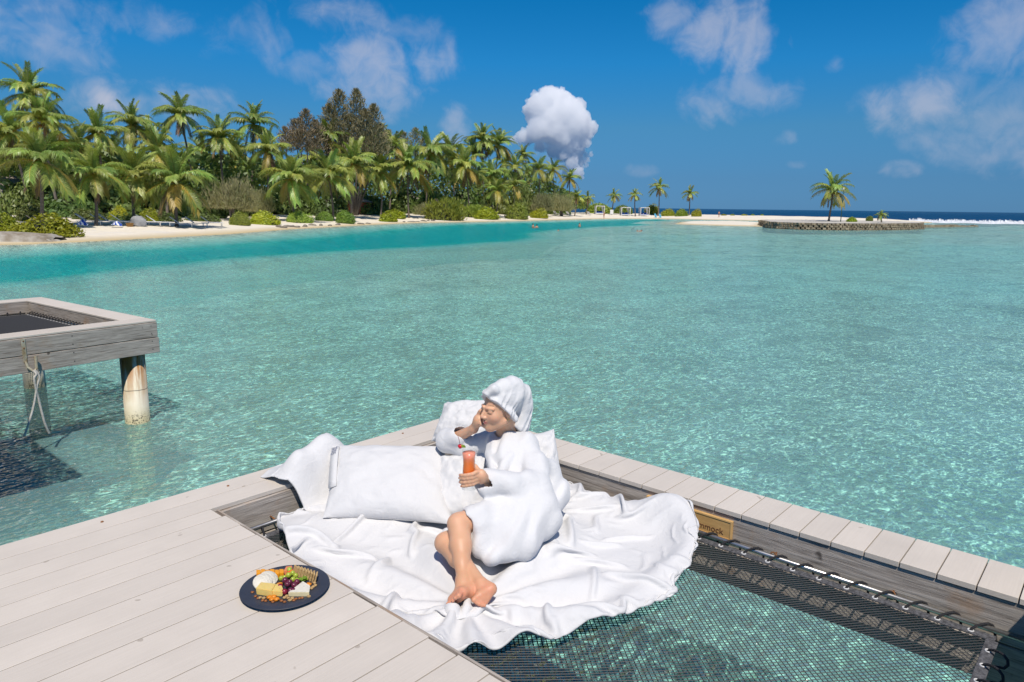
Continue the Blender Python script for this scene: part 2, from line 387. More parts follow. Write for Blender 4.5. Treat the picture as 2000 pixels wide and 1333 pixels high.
M_WPIPE = pbr('white_pile', (0.72, 0.70, 0.63), 0.5, 0.12, 5.0)

deck = empty('wooden_deck', (0, 0, DZ), 'pale board deck with a square hammock opening over the water', 'deck')
ys = [OY, 3.465, 3.3135, 3.190]
y = 3.040
while y > -1.3: ys.append(y); y -= 0.1475
TH = 0.024; gap = 0.0055
rnd = random.Random(3)
def deck_board(x0, x1, y0, y1):
    return MB().box(x0, x1, y0+gap/2, y1-gap/2, DZ-TH, DZ, 0.0015).obj('board', M_BOARD, deck, base=((x0+x1)/2, (y0+y1)/2, DZ-TH))
for i in range(len(ys)-1):
    y1, y0 = ys[i], ys[i+1]
    if y0 >= HY1 - 0.0: x1 = OX - 0.304                     # the far rim runs the whole width up to the end boards
    elif y1 > HY1: x1 = HX0 - 0.03
    elif y0 < HY0-0.02: x1 = OX-0.304
    else: x1 = HX0 - 0.012 - rnd.random()*0.012
    deck_board(-4.5, x1, y0, y1)
# end boards of the right rim: short boards side by side
y1 = OY; k = 0
while y1 > -1.0:
    y0 = y1 - 0.1432
    MB().box(OX-0.304, OX, y0+0.0025, y1-0.0025, DZ-TH, DZ+0.0015, 0.0015).obj('rim_board', M_BOARD, deck, base=(OX, y0, DZ-TH))
    y1 = y0
for (x0, x1, y0, y1) in ((-4.5, HX0-0.055, -1.25, HY1+0.05), (-4.5, OX-0.05, HY1+0.052, OY-0.05), (HX1+0.05, OX-0.05, -0.95, HY1+0.05)):
    MB().box(x0, x1, y0, y1, DZ-TH-0.05, DZ-TH-0.003).obj('gap_underlay', M_DARK, deck)  # dark sheet laid under the boards so the seams read dark
# far rim filler between the opening and the third seam, edge strip of the opening, fascias and beams
MB().box(HX0-0.011, HX0, HY0, HY1, DZ-0.09, DZ-0.001, 0.003).obj('edge_strip', M_WOODY, deck)
MB().box(HX0-0.05, HX0-0.0135, HY0, HY1, DZ-0.40, DZ-TH-0.002).obj('beam', M_WOODY, deck)
MB().box(HX0-0.05, HX1, HY1+0.012, HY1+0.05, DZ-0.215, DZ-TH-0.002, 0.004).obj('fascia_board', M_WOODX, deck)
MB().box(HX0-0.05, HX1, HY1+0.013, HY1+0.05, DZ-0.40, DZ-0.222, 0.004).obj('fascia_board', M_WOODX, deck)
MB().box(HX1+0.008, HX1+0.046, HY0-0.03, HY1+0.0, DZ-0.215, DZ-TH-0.002, 0.004).obj('fascia_board', M_WOODY, deck)
MB().box(HX1+0.009, HX1+0.046, HY0-0.03, HY1+0.0, DZ-0.40, DZ-0.222, 0.004).obj('fascia_board', M_WOODY, deck)
MB().box(HX0-0.05, HX1+0.05, HY0-0.075, HY0-0.032, DZ-0.40, DZ-TH-0.002, 0.004).obj('fascia_board', M_WOODX, deck)
MB().box(-4.5, OX-0.01, OY-0.045, OY-0.008, DZ-0.42, DZ-TH-0.002, 0.004).obj('fascia_board', M_WOODX, deck)
MB().box(OX-0.045, OX-0.008, -1.0, OY-0.05, DZ-0.42, DZ-TH-0.002, 0.004).obj('fascia_board', M_WOODY, deck)
for (bx, by) in ((1.3, 3.42), (3.42, 3.45), (3.42, -0.4), (1.3, -0.4), (-1.5, 3.42)):
    MB().add(*lathe([(0.10, -2.0), (0.10, DZ-0.40)], 16, (bx, by, 0))).obj('pile', M_WPIPE, deck, True)
for (sx, sy) in ((1.10, 3.545), (1.72, 3.53), (2.42, 3.54), (2.95, 3.545)):
    MB().add(*lathe([(0.0, 0.0045), (0.006, 0.004), (0.0075, 0.0)], 10, (sx, sy, DZ), False, False)).obj('screw_head', M_RUST, deck)

# rails the net is laced to
RX, RY = HX1-0.035, HY1-0.075
RAIL_R = MB().tube([(RX, HY0+0.04, NZ+0.012), (RX, HY1-0.10, NZ+0.012)], 0.0125, 12).obj('rail', M_STEEL, deck, True)
RAIL_L = MB().tube([(HX0+0.03, RY+0.03, NZ+0.012), (HX1-0.06, RY+0.03, NZ+0.012)], 0.0125, 12).obj('rail', M_STEEL, deck, True)
MB().tube([(HX0+0.03, HY0+0.05, NZ+0.01), (HX1-0.06, HY0+0.05, NZ+0.01)], 0.0125, 12).obj('rail', M_STEEL, deck, True)
for yy in (0.62, 1.14, 1.66, 2.4):
    ring = [(RX+0.018*math.sin(a)*0.2, yy+0.016*math.cos(a), NZ+0.016+0.018*math.sin(a)) for a in np.linspace(0, 2*math.pi, 13)]
    MB().tube(ring, 0.0035, 6).tube([(RX, yy, NZ+0.016), (HX1+0.01, yy, NZ+0.018)], 0.004, 6).obj('eye_bolt', M_RUST, RAIL_R, True)
for xx in (1.83, 2.3):
    MB().tube([(xx, RY+0.03, NZ+0.016), (xx, HY1+0.014, NZ+0.02)], 0.005, 6).obj('eye_bolt', M_RUST, RAIL_L, True)

# the sign on the fascia
SGY0, SGY1 = 1.365, 1.86
sign = empty('wooden_sign', (HX1+0.006, (SGY0+SGY1)/2, DZ-0.15), 'small plywood sign with brown lettering on the grey fascia, half under the duvet', 'sign')
PANEL = MB().box(HX1-0.012, HX1+0.006, SGY0, SGY1, DZ-0.152, DZ-0.048, 0.002).obj('panel', M_SIGN, sign)
for a in ((SGY0, SGY0+0.008, -0.152, -0.048), (SGY0+0.0085, SGY1, -0.056, -0.048), (SGY0+0.0085, SGY1, -0.152, -0.144)):
    MB().box(HX1-0.0145, HX1-0.0122, a[0], a[1], DZ+a[2], DZ+a[3]).obj('border', M_SIGNEDGE, PANEL)
def text_obj(name, body, size, mat, parent, mw, ext=0.0006):
    cu = bpy.data.curves.new(name, 'FONT'); cu.body = body; cu.size = size; cu.extrude = ext; cu.align_x = 'RIGHT'
    t = bpy.data.objects.new(name, cu); COL.objects.link(t)
    dg = bpy.context.evaluated_depsgraph_get(); me = bpy.data.meshes.new_from_object(t.evaluated_get(dg)); bpy.data.objects.remove(t)
    me.materials.clear(); me.materials.append(mat); o = bpy.data.objects.new(name, me); COL.objects.link(o)
    o.parent = parent; o.matrix_local = Matrix.Translation(-wl(parent)) @ mw
    return o
# text plane faces -X, reads along -Y
TXT = Matrix(((0, 0, -1, HX1-0.0128), (-1, 0, 0, SGY0+0.044), (0, 1, 0, DZ-0.130), (0, 0, 0, 1)))
text_obj('lettering', 'hammock', 0.046, M_INK, PANEL, TXT)

# net: two crossing sets of cords, with a webbing border, eyelets and lacing
NX0, NX1, NY0, NY1 = HX0-0.002, 3.165, 0.26, 3.125
def net_z(x, y):
    u = np.clip((np.asarray(x)-NX0)/(NX1-NX0), 0, 1); v = np.clip((np.asarray(y)-NY0)/(NY1-NY0), 0, 1)
    return NZ - 0.045*np.sin(math.pi*u)*np.sin(math.pi*v)
def make_net(x0, x1, y0, y1, p1, p2, wd, a1, a2, zf, step=0.06):
    V, F = [], []
    for (ang, pitch, dz) in ((a1, p1, 0.0), (a2, p2, 0.0015)):
        d = np.array([math.cos(ang), math.sin(ang)]); q = np.array([-d[1], d[0]])
        cs = np.array([[x0, y0], [x1, y0], [x0, y1], [x1, y1]])@q
        for c in np.arange(cs.min()+pitch/2, cs.max(), pitch):
            lo, hi = -1e9, 1e9
            for (ax, mn, mx) in ((0, x0, x1), (1, y0, y1)):
                if abs(d[ax]) < 1e-6: continue
                t0, t1 = sorted(((mn-q[ax]*c)/d[ax], (mx-q[ax]*c)/d[ax])); lo = max(lo, t0); hi = min(hi, t1)
            if hi-lo < 0.02: continue
            m = max(2, int((hi-lo)/step)+1); ts = np.linspace(lo, hi, m); pts = d[None]*ts[:, None]+q[None]*c
            z = zf(pts[:, 0], pts[:, 1])+dz; h = wd/2
            o = len(V)
            for (pp, zz) in zip(pts, z):
                V += [(*(pp-q*h), zz), (*(pp), zz+wd*0.38), (*(pp+q*h), zz), (*pp, zz-wd*0.3)]
            for i in range(m-1):
                for j in range(4): F.append((o+i*4+j, o+i*4+(j+1) % 4, o+i*4+4+(j+1) % 4, o+i*4+4+j))
    return V, F
net = empty('hammock_net', (2.36, 1.7, NZ), 'black rope hammock net stretched across the deck opening beneath the white duvet', 'hammock')
AF = math.atan2(FWD_H.y, FWD_H.x)
V, F = make_net(NX0, NX1, NY0, NY1, 0.0185, 0.0165, 0.0046, AF+0.10, AF+0.10-math.pi/2, net_z)
o = obj('netting', V, F, M_NET, net); tag(o, kind='stuff')
BORDER = MB().box(NX1, NX1+0.042, NY0-0.03, NY1+0.03, NZ-0.003, NZ+0.004, 0.0015).obj('border', M_WEB, net)
MB().box(NX0+0.03, NX1-0.002, NY1, NY1+0.040, NZ-0.003, NZ+0.004, 0.0015).obj('border', M_WEB, net)
MB().box(NX0, NX1-0.002, NY0-0.042, NY0, NZ-0.003, NZ+0.004, 0.0015).obj('border', M_WEB, net)
MB().box(NX0-0.012, NX0+0.028, NY0, NY1+0.02, NZ-0.003, NZ+0.0035, 0.0015).obj('border', M_WEB, net)
eye = [(0.0075, 0.0), (0.0085, 0.0035), (0.0110, 0.004), (0.0126, 0.0015), (0.0128, 0.0)]
_ev, _ef = lathe(eye, 14, (0, 0, 0), False, False); EYE_ME = mkmesh('eyelet', _ev, _ef, M_EYE, True)
def lace(x, y, ux, uy, sy=0.0):
    """one turn of rope from an eyelet over the rail; (ux, uy) points to the rail"""
    e = inst('eyelet', EYE_ME, BORDER, Matrix.Translation(Vector((x, y, NZ+0.004))-wl(net)))
    tx, ty = -uy, ux
    g = lambda a, b, z: (x+ux*a+tx*b, y+uy*a+ty*b, NZ+z)
    P = [g(0, 0, -0.006), g(0.003, -0.002, 0.010), g(0.018, sy*.22, 0.022), g(0.036, sy*.48, 0.030), g(0.052, sy*.68, 0.031), g(0.066, sy*.85, 0.022), g(0.070, sy*.95, 0.006), g(0.060, sy*1.02, -0.010), g(0.02, sy*1.15, -0.014)]
    Q = []
    for i in range(len(P)-1):
        a, b = Vector(P[i]), Vector(P[i+1])
        Q += [a, (a+b)/2]
    MB().tube(Q+[P[-1]], 0.0054, 7).obj('lacing', M_ROPE, net, True)
yy = NY0+0.055
while yy < NY1: lace(NX1+0.021, yy, 1, 0, -0.075); yy += 0.119
xx = NX0+0.16
while xx < NX1-0.04: lace(xx, NY1+0.021, 0.0, 1, -0.03); xx += 0.145
xx = NX0+0.10
while xx < NX1-0.02: lace(xx, NY0-0.021, 0, -1, -0.06); xx += 0.119

# deck-side bench added out of view to shade the near right corner
blocker = empty('shade_blocker', (3.1, -0.45, DZ), 'low white timber bench added unseen to shade the near end of the net', 'blocker')
for k in range(4): MB().box(2.55, 3.56, -0.86+0.2*k, -0.67+0.2*k, DZ+0.40, DZ+0.43, 0.004).obj('top_slat', M_BOARD, blocker)
for (x0, x1, y0, y1) in ((2.58, 3.54, -0.09, -0.065), (2.58, 3.54, -0.84, -0.815), (2.56, 2.58, -0.84, -0.065), (3.54, 3.555, -0.84, -0.065)): MB().box(x0, x1, y0, y1, DZ+0.002, DZ+0.398).obj('side_panel', M_BOARD, blocker)
# ------------------------------------------------------------------ neighbouring villa platform
pc = at(305, 625, DZ); PA = R(5.0)
plat = empty('neighbour_platform', (pc.x, pc.y, 0), 'grey timber hammock platform standing on white piles in the lagoon', 'platform')
plat.rotation_euler = (0, 0, PA)
def pobj(mb, name, mat, sm=False, base=(0, 0, 0)):
    V = np.array(mb.V, float) - np.array(base)
    o = inst(name, mkmesh(name, V, mb.F, mat, sm), plat, Matrix.Translation(base)); return o
# local frame: x runs left (negative) from the near right corner, y runs away
PW, PD, RW = 4.2, 3.55, 0.31
Z1 = DZ
pobj(MB().box(-PW, -0.0, 0, RW, Z1-0.025, Z1, 0.004), 'rim_board', M_BOARD)
pobj(MB().box(-RW, 0, RW+0.003, PD-RW-0.003, Z1-0.025, Z1+0.001, 0.004), 'rim_board', M_BOARD)
pobj(MB().box(-PW, 0, PD-RW, PD, Z1-0.025, Z1, 0.004), 'rim_board', M_BOARD)
for (za, zb) in ((-0.03, -0.222), (-0.230, -0.428)):
    e = 0.0 if za == -0.03 else 0.012
    pobj(MB().box(-PW, 0.0+e, -0.012, 0.028, Z1+zb, Z1+za, 0.004), 'fascia_board', M_WOODF, base=(0, 0, Z1+za))
    pobj(MB().box(-0.03, -0.002, 0.03, PD-0.03, Z1+zb, Z1+za, 0.004), 'fascia_board', M_WOODY)
pobj(MB().box(-RW+0.004, -RW+0.04, RW+0.03, PD-RW-0.03, Z1-0.40, Z1-0.027, 0.003), 'fascia_board', M_WOODY)
pobj(MB().box(-PW, -RW+0.04, PD-RW+0.002, PD-RW+0.04, Z1-0.40, Z1-0.027, 0.003), 'fascia_board', M_WOODX)
pobj(MB().box(-PW, -RW, RW-0.04, RW-0.002, Z1-0.40, Z1-0.027, 0.003), 'fascia_board', M_WOODX)
# piles with rust runs and a weed line
M_PILE, nt, out = new_mat('stained_pile'); n = N(nt)
P = n('TexCoord').outputs['Object']; sx = n('SeparateXYZ', {0: P})
streak = n('Mapping', {'Vector': P, 'Scale': (9.0, 9.0, 0.9)}).outputs[0]
rustm = n.math('MULTIPLY', n.rng(n.noise(streak, 1.6, 4.0, 0.65), 0.40, 0.54), n.rng(n.math('ADD', sx.outputs['Z'], n.math('MULTIPLY', n.noise(streak, 2.0, 2.0), 0.35)), 0.42, 0.95))
c = n.mix(rustm, n.mix(n.rng(n.noise(P, 4.0, 4.0), 0.4, 0.7), (0.76, 0.70, 0.55, 1), (0.64, 0.56, 0.38, 1)), n.mix(n.noise(P, 14.0, 3.0), (0.55, 0.26, 0.05, 1), (0.20, 0.08, 0.03, 1)))
tide = n.rng(n.math('ADD', sx.outputs['Z'], n.math('MULTIPLY', n.noise(P, 8.0, 3.0), 0.16)), 0.10, 0.34, 1, 0)
c = n.mix(n.math('MULTIPLY', tide, 0.6), c, (0.52, 0.44, 0.20, 1))
barn = n.math('MULTIPLY', n.rng(n.noise(P, 42.0, 3.0, 0.7), 0.54, 0.60), n.rng(n.math('ADD', sx.outputs['Z'], n.math('MULTIPLY', n.noise(P, 11.0, 2.0), 0.12)), 0.12, 0.26, 1, 0))
c = n.mix(barn, c, (0.055, 0.05, 0.03, 1))
seam = n.math('MULTIPLY', n.rng(n.math('ABSOLUTE', n.math('SUBTRACT', n.math('ADD', sx.outputs['Z'], n.math('MULTIPLY', n.noise(P, 7.0, 1.0), 0.025)), 0.465)), 0.003, 0.009, 1, 0), 0.75)
c = n.mix(seam, c, (0.06, 0.05, 0.035, 1))
b = n('BsdfPrincipled', {'Base Color': c, 'Roughness': 0.55}); n.put(b.inputs['Normal'], n('Bump', {'Strength': 0.5, 'Distance': 0.006, 'Height': barn}))
nt.links.new(b.outputs[0], out.inputs[0])
for (x, y) in ((-0.25, 0.20), (-0.33, PD-0.30), (-2.4, 0.2), (-2.4, PD-0.3)):
    pobj(MB().add(*lathe([(0.148, -2.2), (0.148, Z1-0.42)], 28, (0, 0, 0))), 'pile', M_PILE, True).location = (x, y, 0)
# its own net with rails, webbing and lacing
nx0, nx1, ny0, ny1 = -PW+0.3, -RW-0.09, RW+0.10, PD-RW-0.11
V, F = make_net(nx0, nx1, ny0, ny1, 0.022, 0.020, 0.010, 0.6, 0.6-math.pi/2, lambda x, y: np.full(np.shape(x), Z1-0.20), 0.5)
o = pobj(MB(), 'netting', M_NET) if False else inst('netting', mkmesh('netting', V, F, M_NET), plat); o['kind'] = 'stuff'
pobj(MB().box(nx1, nx1+0.045, ny0, ny1, Z1-0.203, Z1-0.195), 'border', M_WEB); pobj(MB().box(nx0, nx1-0.002, ny1, ny1+0.045, Z1-0.203, Z1-0.195), 'border', M_WEB)
pobj(MB().tube([(-RW-0.02, RW, Z1-0.19), (-RW-0.02, PD-RW-0.03, Z1-0.19)], 0.0125, 8), 'rail', M_STEEL, True)
pobj(MB().tube([(-PW, PD-RW-0.02, Z1-0.19), (-RW-0.05, PD-RW-0.02, Z1-0.19)], 0.0125, 8), 'rail', M_STEEL, True)
def coil(p, u, t):
    p, u, t = Vector(p), Vector(u), Vector(t)
    return MB().tube([p, p+u*0.03+Vector((0, 0, .03))+t*.01, p+u*0.07+Vector((0, 0, .035))+t*.03, p+u*0.095+Vector((0, 0, .0))+t*.05, p+u*0.03+t*0.07+Vector((0, 0, -.02))], 0.009, 6)
yy = ny0+0.05
while yy < ny1:
    pobj(coil((nx1+0.022, yy, Z1-0.195), (1, 0, 0), (0, 1, 0)), 'lacing', M_ROPE, True)
    inst('eyelet', EYE_ME, plat, Matrix.Translation((nx1+0.022, yy, Z1-0.194))); yy += 0.10
xx = nx0+0.05
while xx < nx1:
    pobj(coil((xx, ny1+0.022, Z1-0.195), (0, 1, 0), (1, 0, 0)), 'lacing', M_ROPE, True); xx += 0.17
# rust stain board behind the far corner, screws in the fascia
M_SCREW = pbr('screw', (0.05, 0.045, 0.04), 0.7)
for x in (-0.08, -1.02, -2.05):
    for z in (-0.07, -0.17, -0.27, -0.375):
        pobj(MB().add([(x-.006, -0.0135, Z1+z-.006), (x+.006, -0.0135, Z1+z-.006), (x+.006, -0.0135, Z1+z+.006), (x-.006, -0.0135, Z1+z+.006), (x, -0.016, Z1+z)], [(0, 1, 4), (1, 2, 4), (2, 3, 4), (3, 0, 4)]), 'screw_head', M_SCREW)
# the villa this platform belongs to stands left of the view and shades the water
vr = empty('neighbour_villa', (-3.0, 9.6, 0), 'thatched water villa on piles beside the grey timber platform', 'villa')
MB().box(-6.2, 0.2, 6.9, 12.6, 1.30, 1.34).obj('floor', M_BOARD, vr); MB().box(-6.0, 0.0, 7.1, 12.4, 1.345, 3.6).obj('wall', M_WOODF, vr)
obj('roof', [(-6.9, 6.2, 3.55), (0.85, 6.2, 3.95), (0.85, 13.3, 3.95), (-6.9, 13.3, 3.55), (-3.0, 8.6, 6.4), (-3.0, 10.9, 6.4)], [(0, 1, 4), (1, 2, 5, 4), (2, 3, 5), (3, 0, 4, 5), (3, 2, 1, 0)], M_DARK, vr)
MB().box(0.003, 0.03, 9.0, 10.0, 1.36, 3.3).obj('door', M_DARK, vr)
for (x, y) in ((-5.8, 7.3), (-.2, 7.3), (-5.8, 12.2), (-.2, 12.2)): MB().add(*lathe([(0.14, -2.2), (0.14, 1.295)], 16, (x, y, 0))).obj('pile', M_WPIPE, vr, True)
# ladder hook bracket, ropes and the top of a boarding ladder at the frame edge
M_BRKT = pbr('painted_bracket', (0.52, 0.50, 0.40), 0.6, 0.5, 14.0, col2=(0.28, 0.20, 0.10))
M_CORD = pbr('old_white_rope', (0.58, 0.55, 0.50), 0.9, 0.35, 40.0, bump=0.7, bscale=90.0)
M_ALU = pbr('ladder_aluminium', (0.74, 0.75, 0.76), 0.4, 0.10, 9.0, metal=0.0)
bx = -1.53
hook = empty('ladder_hook', (0, 0, 0), 'rust-spotted metal hook bracket screwed to the platform fascia, holding rope', 'hook')
hook.matrix_world = plat.matrix_world.copy() @ Matrix.Rotation(0, 4, 'Z')
hook.location = (pc.x, pc.y, 0); hook.rotation_euler = (0, 0, PA)
def hobj(mb, root, name, mat, sm=False): return inst(name, mkmesh(name, mb.V, mb.F, mat, sm), root)
hobj(MB().box(bx-.02, bx+.02, -0.021, -0.014, Z1-0.30, Z1-0.03, 0.002).tube([(bx, -.02, Z1-.29), (bx+.01, -.04, Z1-.36), (bx+.05, -.07, Z1-.41), (bx+.085, -.07, Z1-.38), (bx+.09, -.06, Z1-.24)], 0.016, 8), hook, 'bracket', M_BRKT, False)
for z in (-.06, -.14): hobj(MB().tube([(bx, -0.024, Z1+z), (bx, -0.02, Z1+z)], 0.009, 8), hook, 'bolt', M_RUST)
def rope(name, pts, r, label, root_loc=(0, 0, 0)):
    Q = []
    P = [Vector(p) for p in pts]
    for i in range(len(P)-1):
        p0 = P[max(i-1, 0)]; p1 = P[i]; p2 = P[i+1]; p3 = P[min(i+2, len(P)-1)]
        for k in range(6):
            t = k/6; Q.append(0.5*((2*p1)+(p2-p0)*t+(2*p0-5*p1+4*p2-p3)*t*t+(3*p1-p0-3*p2+p3)*t**3))
    Q.append(P[-1]); m = MB().tube(Q, r, 7)
    o = inst(name, mkmesh(name, m.V, m.F, M_CORD, True)); o.location = (pc.x, pc.y, 0); o.rotation_euler = (0, 0, PA)
    return tag(o, label, 'rope', 'ropes hanging from the ladder hook')
rope('rope', [(bx+.045, -.075, Z1-.40), (bx+.06, -.11, Z1-.44), (bx+.03, -.12, Z1-.5), (bx+.05, -.13, Z1-.75), (bx+.07, -.16, Z1-1.0), (bx+.11, -.15, Z1-1.15)], 0.013, 'long pale rope end hanging straight down from the platform hook')
rope('rope', [(bx+.06, -.08, Z1-.39), (bx+.09, -.10, Z1-.47), (bx+.05, -.12, Z1-.58), (bx-.02, -.15, Z1-.8), (bx-.10, -.18, Z1-.98), (bx-.16, -.20, Z1-1.10)], 0.012, 'slack pale rope sweeping down left from the platform hook')
# ------------------------------------------------------------------ vegetation
SHD = [(-250, 42), (0, 45.8), (150, 50.3), (300, 57.4), (450, 66.6), (560, 80.4), (650, 91.4), (720, 102.7), (800, 115.7), (870, 124), (950, 134), (1030, 146), (1090, 162), (1180, 184), (1300, 197.6), (1400, 190), (2200, 190)]
def shd(px): return float(np.interp(px, [a for a, b in SHD], [b for a, b in SHD]))
def gz(x, y): return float(terrain(np.array([float(x)]), np.array([float(y)]))[0])
def col_at(px, d):
    """ground point under the picture column px at forward distance d"""
    p = RGT_H*((px-1000)/1414.0*d) + FWD_H*d
    return Vector((p.x, p.y, gz(p.x, p.y)))

def leaf_mat(name, c1, c2, c3=None, rough=0.45, trans=0.25, spec=0.45, scale=0.6, hue=0.04):
    m, nt, out = new_mat(name); n = N(nt)
    P = n('NewGeometry').outputs['Position']; rnd = n('ObjectInfo').outputs['Random']
    isl = n('NewGeometry').outputs['Random Per Island']
    c = n.mix(n.rng(n.noise(P, scale, 3.0), 0.35, 0.68), (*c1, 1), (*c2, 1))
    c = n.mix(n.math('MULTIPLY', isl, 0.65), c, (*(c3 or c2), 1))
    c = n('HueSaturation', {'Hue': n.rng(rnd, 0, 1, 0.5-hue, 0.5+hue*0.6), 'Saturation': 1.0, 'Value': n.rng(n.math('FRACT', n.math('MULTIPLY', rnd, 7.3)), 0, 1, 0.72, 1.25), 'Color': c})
    b = n('BsdfPrincipled', {'Base Color': c, 'Roughness': rough, 'Specular IOR Level': spec})
    t = n('BsdfTranslucent', {'Color': n.mix(1.0, c, (1.3, 1.25, 0.5, 1), 'MULTIPLY')})
    nt.links.new(n('MixShader', {0: trans, 1: b, 2: t}).outputs[0], out.inputs[0]); return m
M_FR_G = leaf_mat('palm_leaflet', (0.165, 0.300, 0.045), (0.300, 0.420, 0.075), (0.46, 0.50, 0.16), rough=0.38)
M_FR_Y = leaf_mat('palm_leaflet_old', (0.336, 0.336, 0.050), (0.504, 0.412, 0.067), (0.403, 0.370, 0.118), rough=0.42)
M_FR_D = leaf_mat('palm_leaflet_dead', (0.25, 0.18, 0.09), (0.18, 0.12, 0.06), rough=0.7, trans=0.1)
M_RACH = pbr('palm_midrib', (0.50, 0.34, 0.045), 0.5, 0.4, 3.0)
M_RACHG = pbr('palm_midrib_green', (0.22, 0.23, 0.04), 0.5, 0.3, 3.0)
M_TRUNK = pbr('palm_trunk', (0.21, 0.17, 0.135), 0.9, col2=(0.10, 0.082, 0.068), vscale=3.0, bump=0.9, bscale=7.0, stretch=(1, 1, 6), rnd=0.2)
M_NUT = pbr('coconut', (0.28, 0.15, 0.035), 0.6, 0.5, 6.0)
def make_frond(t0, t1, p, nl0, seed, mats, ll=0.27, droop=0.6, dead=0.0):
    rs = random.Random(seed); S = 16; pts = [Vector((0, 0, 0))]; th = []; nl = int(nl0*1.9)
    for i in range(S+1):
        s = i/S; th.append(R(t0+(t1-t0)*s**p))
    for i in range(S): pts.append(pts[-1]+Vector((math.cos(th[i]), 0, math.sin(th[i])))/S)
    m = MB(); m.tube(pts, [0.020*(1-0.85*i/S) for i in range(S+1)], 4, False, 1)
    for side in (-1, 1):
        for k in range(nl):
            s = 0.10+0.895*(k+rs.random()*0.8)/nl; f = s*S; i = min(int(f), S-1); base = pts[i].lerp(pts[i+1], f-i)
            tang = Vector((math.cos(th[i]), 0, math.sin(th[i]))); nor = Vector((-math.sin(th[i]), 0, math.cos(th[i])))
            L = 0.90*ll*(0.35+0.65*math.sin(math.pi*min(1, 0.10+0.80*s))**0.8)*(0.85+0.3*rs.random())
            fw = 0.45+0.75*s**2+rs.uniform(-.1, .1); vup = 0.32+rs.uniform(-.18, .18)
            d = (Vector((0, side, 0))+tang*fw+nor*vup).normalized()
            dr = droop*(0.7+1.0*rs.random())
            mid = base+d*L*0.55+Vector((0, 0, -dr*L*0.14)); tip = base+d*L*0.92+Vector((0, 0, -dr*L*0.55))
            w = tang.cross(d).cross(d).normalized()*(0.0155 if not dead else 0.009)
            w = (tang-d*tang.dot(d)).normalized()*0.0074
            m.add([base-w*0.5, base+w*0.5, mid+w, mid-w, tip], [(0, 1, 2, 3), (3, 2, 4)], 0)
    return mkmesh('frond', m.V, m.F, mats, False, m.M)
FR_UP = [make_frond(82, 50, 1.6, 40, 1, [M_FR_G, M_RACHG], 0.22, 0.25), make_frond(76, 22, 1.5, 42, 2, [M_FR_G, M_RACHG], 0.25, 0.4)]
FR_MID = [make_frond(58, -32, 1.2, 44, 3, [M_FR_G, M_RACHG], 0.27, 0.7), make_frond(45, -48, 1.15, 44, 4, [M_FR_G, M_RACH], 0.28, 0.9), make_frond(36, -35, 1.3, 44, 5, [M_FR_G, M_RACHG], 0.27, 0.8)]
FR_LOW = [make_frond(14, -62, 0.9, 42, 6, [M_FR_G, M_RACH], 0.27, 1.0), make_frond(-8, -74, 0.8, 42, 7, [M_FR_Y, M_RACH], 0.25, 1.0), make_frond(-2, -66, 0.7, 42, 8, [M_FR_G, M_RACH], 0.26, 1.1)]
FR_DEAD = [make_frond(-42, -84, 0.6, 30, 9, [M_FR_D, M_RACH], 0.20, 1.1)]
_nv, _nf = lathe([(0.0, -.13), (.07, -.11), (.115, -.03), (.11, .05), (.06, .12), (0.0, .14)], 8, (0, 0, 0), False, False)
NUT_ME = mkmesh('coconut', _nv, _nf, M_NUT, True)
TRUNK_CACHE = {}
def palm(px, py, d, rpx, seed, label, group=None, lean=None, nf=25, nuts=True, young=False, name='palm_tree'):
    rs = random.Random(seed)
    top = atd(px, py, d); Lf = rpx*d/FPX*0.93
    if lean is None: lean = rs.uniform(-0.10, 0.10)
    H0 = top.z
    bpos = top+RGT_H*(lean*H0)+FWD_H*rs.uniform(-.6, .6); bpos.z = gz(bpos.x, bpos.y)
    root = empty(name, tuple(bpos), label, 'palm tree', group)
    rel = top-bpos; h = rel.z; m = 14; bow = RGT_H*rs.uniform(-.3, .3)*min(1, h/6)
    pts = [Vector((rel.x*(t**1.25), rel.y*(t**1.25), h*t-0.25*(1-t)))+bow*math.sin(math.pi*t) for t in [i/m for i in range(m+1)]]
    r0 = 0.17 if not young else 0.13
    rad = [r0*(1.0-0.38*(i/m))*(1.55 if i == 0 else 1.18 if i == 1 else 1.0)*(1.04 if i % 2 else 0.97) for i in range(m+1)]; rad[-1] = r0*0.95; rad[-2] = r0*0.9
    tm = MB().tube(pts, rad, 9); inst('trunk', mkmesh('trunk', tm.V, tm.F, M_TRUNK, True), root)
    az0 = rs.uniform(0, 6.28)
    for k in range(nf):
        q = k/(nf-1); az = az0+k*2.39996+rs.uniform(-.2, .2)
        tilt = 0.0
        if q < 0.22: me = rs.choice(FR_UP)
        elif q < 0.66: me = rs.choice(FR_MID)
        elif q < 0.94 or young: me = rs.choice(FR_LOW)
        else: me = rs.choice(FR_DEAD)
        s = Lf*(0.78+0.12*min(1, q*3)+rs.uniform(-.07, .10))*(1.0 if q < 0.94 else 0.75)
        mw = Matrix.Translation(rel+Vector((0, 0, rs.uniform(-.1, .12)*Lf*0.25))) @ Matrix.Rotation(az, 4, 'Z') @ Matrix.Rotation(rs.uniform(-.14, .14), 4, 'Y') @ Matrix.Rotation(rs.uniform(-.3, .3), 4, 'X') @ Matrix.Diagonal((s, s*rs.uniform(.85, 1.1), s, 1))
        inst('frond', me, root, mw)
    if nuts:
        for k in range(rs.randint(3, 6)):
            a = rs.uniform(0, 6.28); mw = Matrix.Translation(rel+Vector((math.cos(a)*.27, math.sin(a)*.27, -.18-.2*rs.random())))
            inst('coconut', NUT_ME, root, mw)
    return root
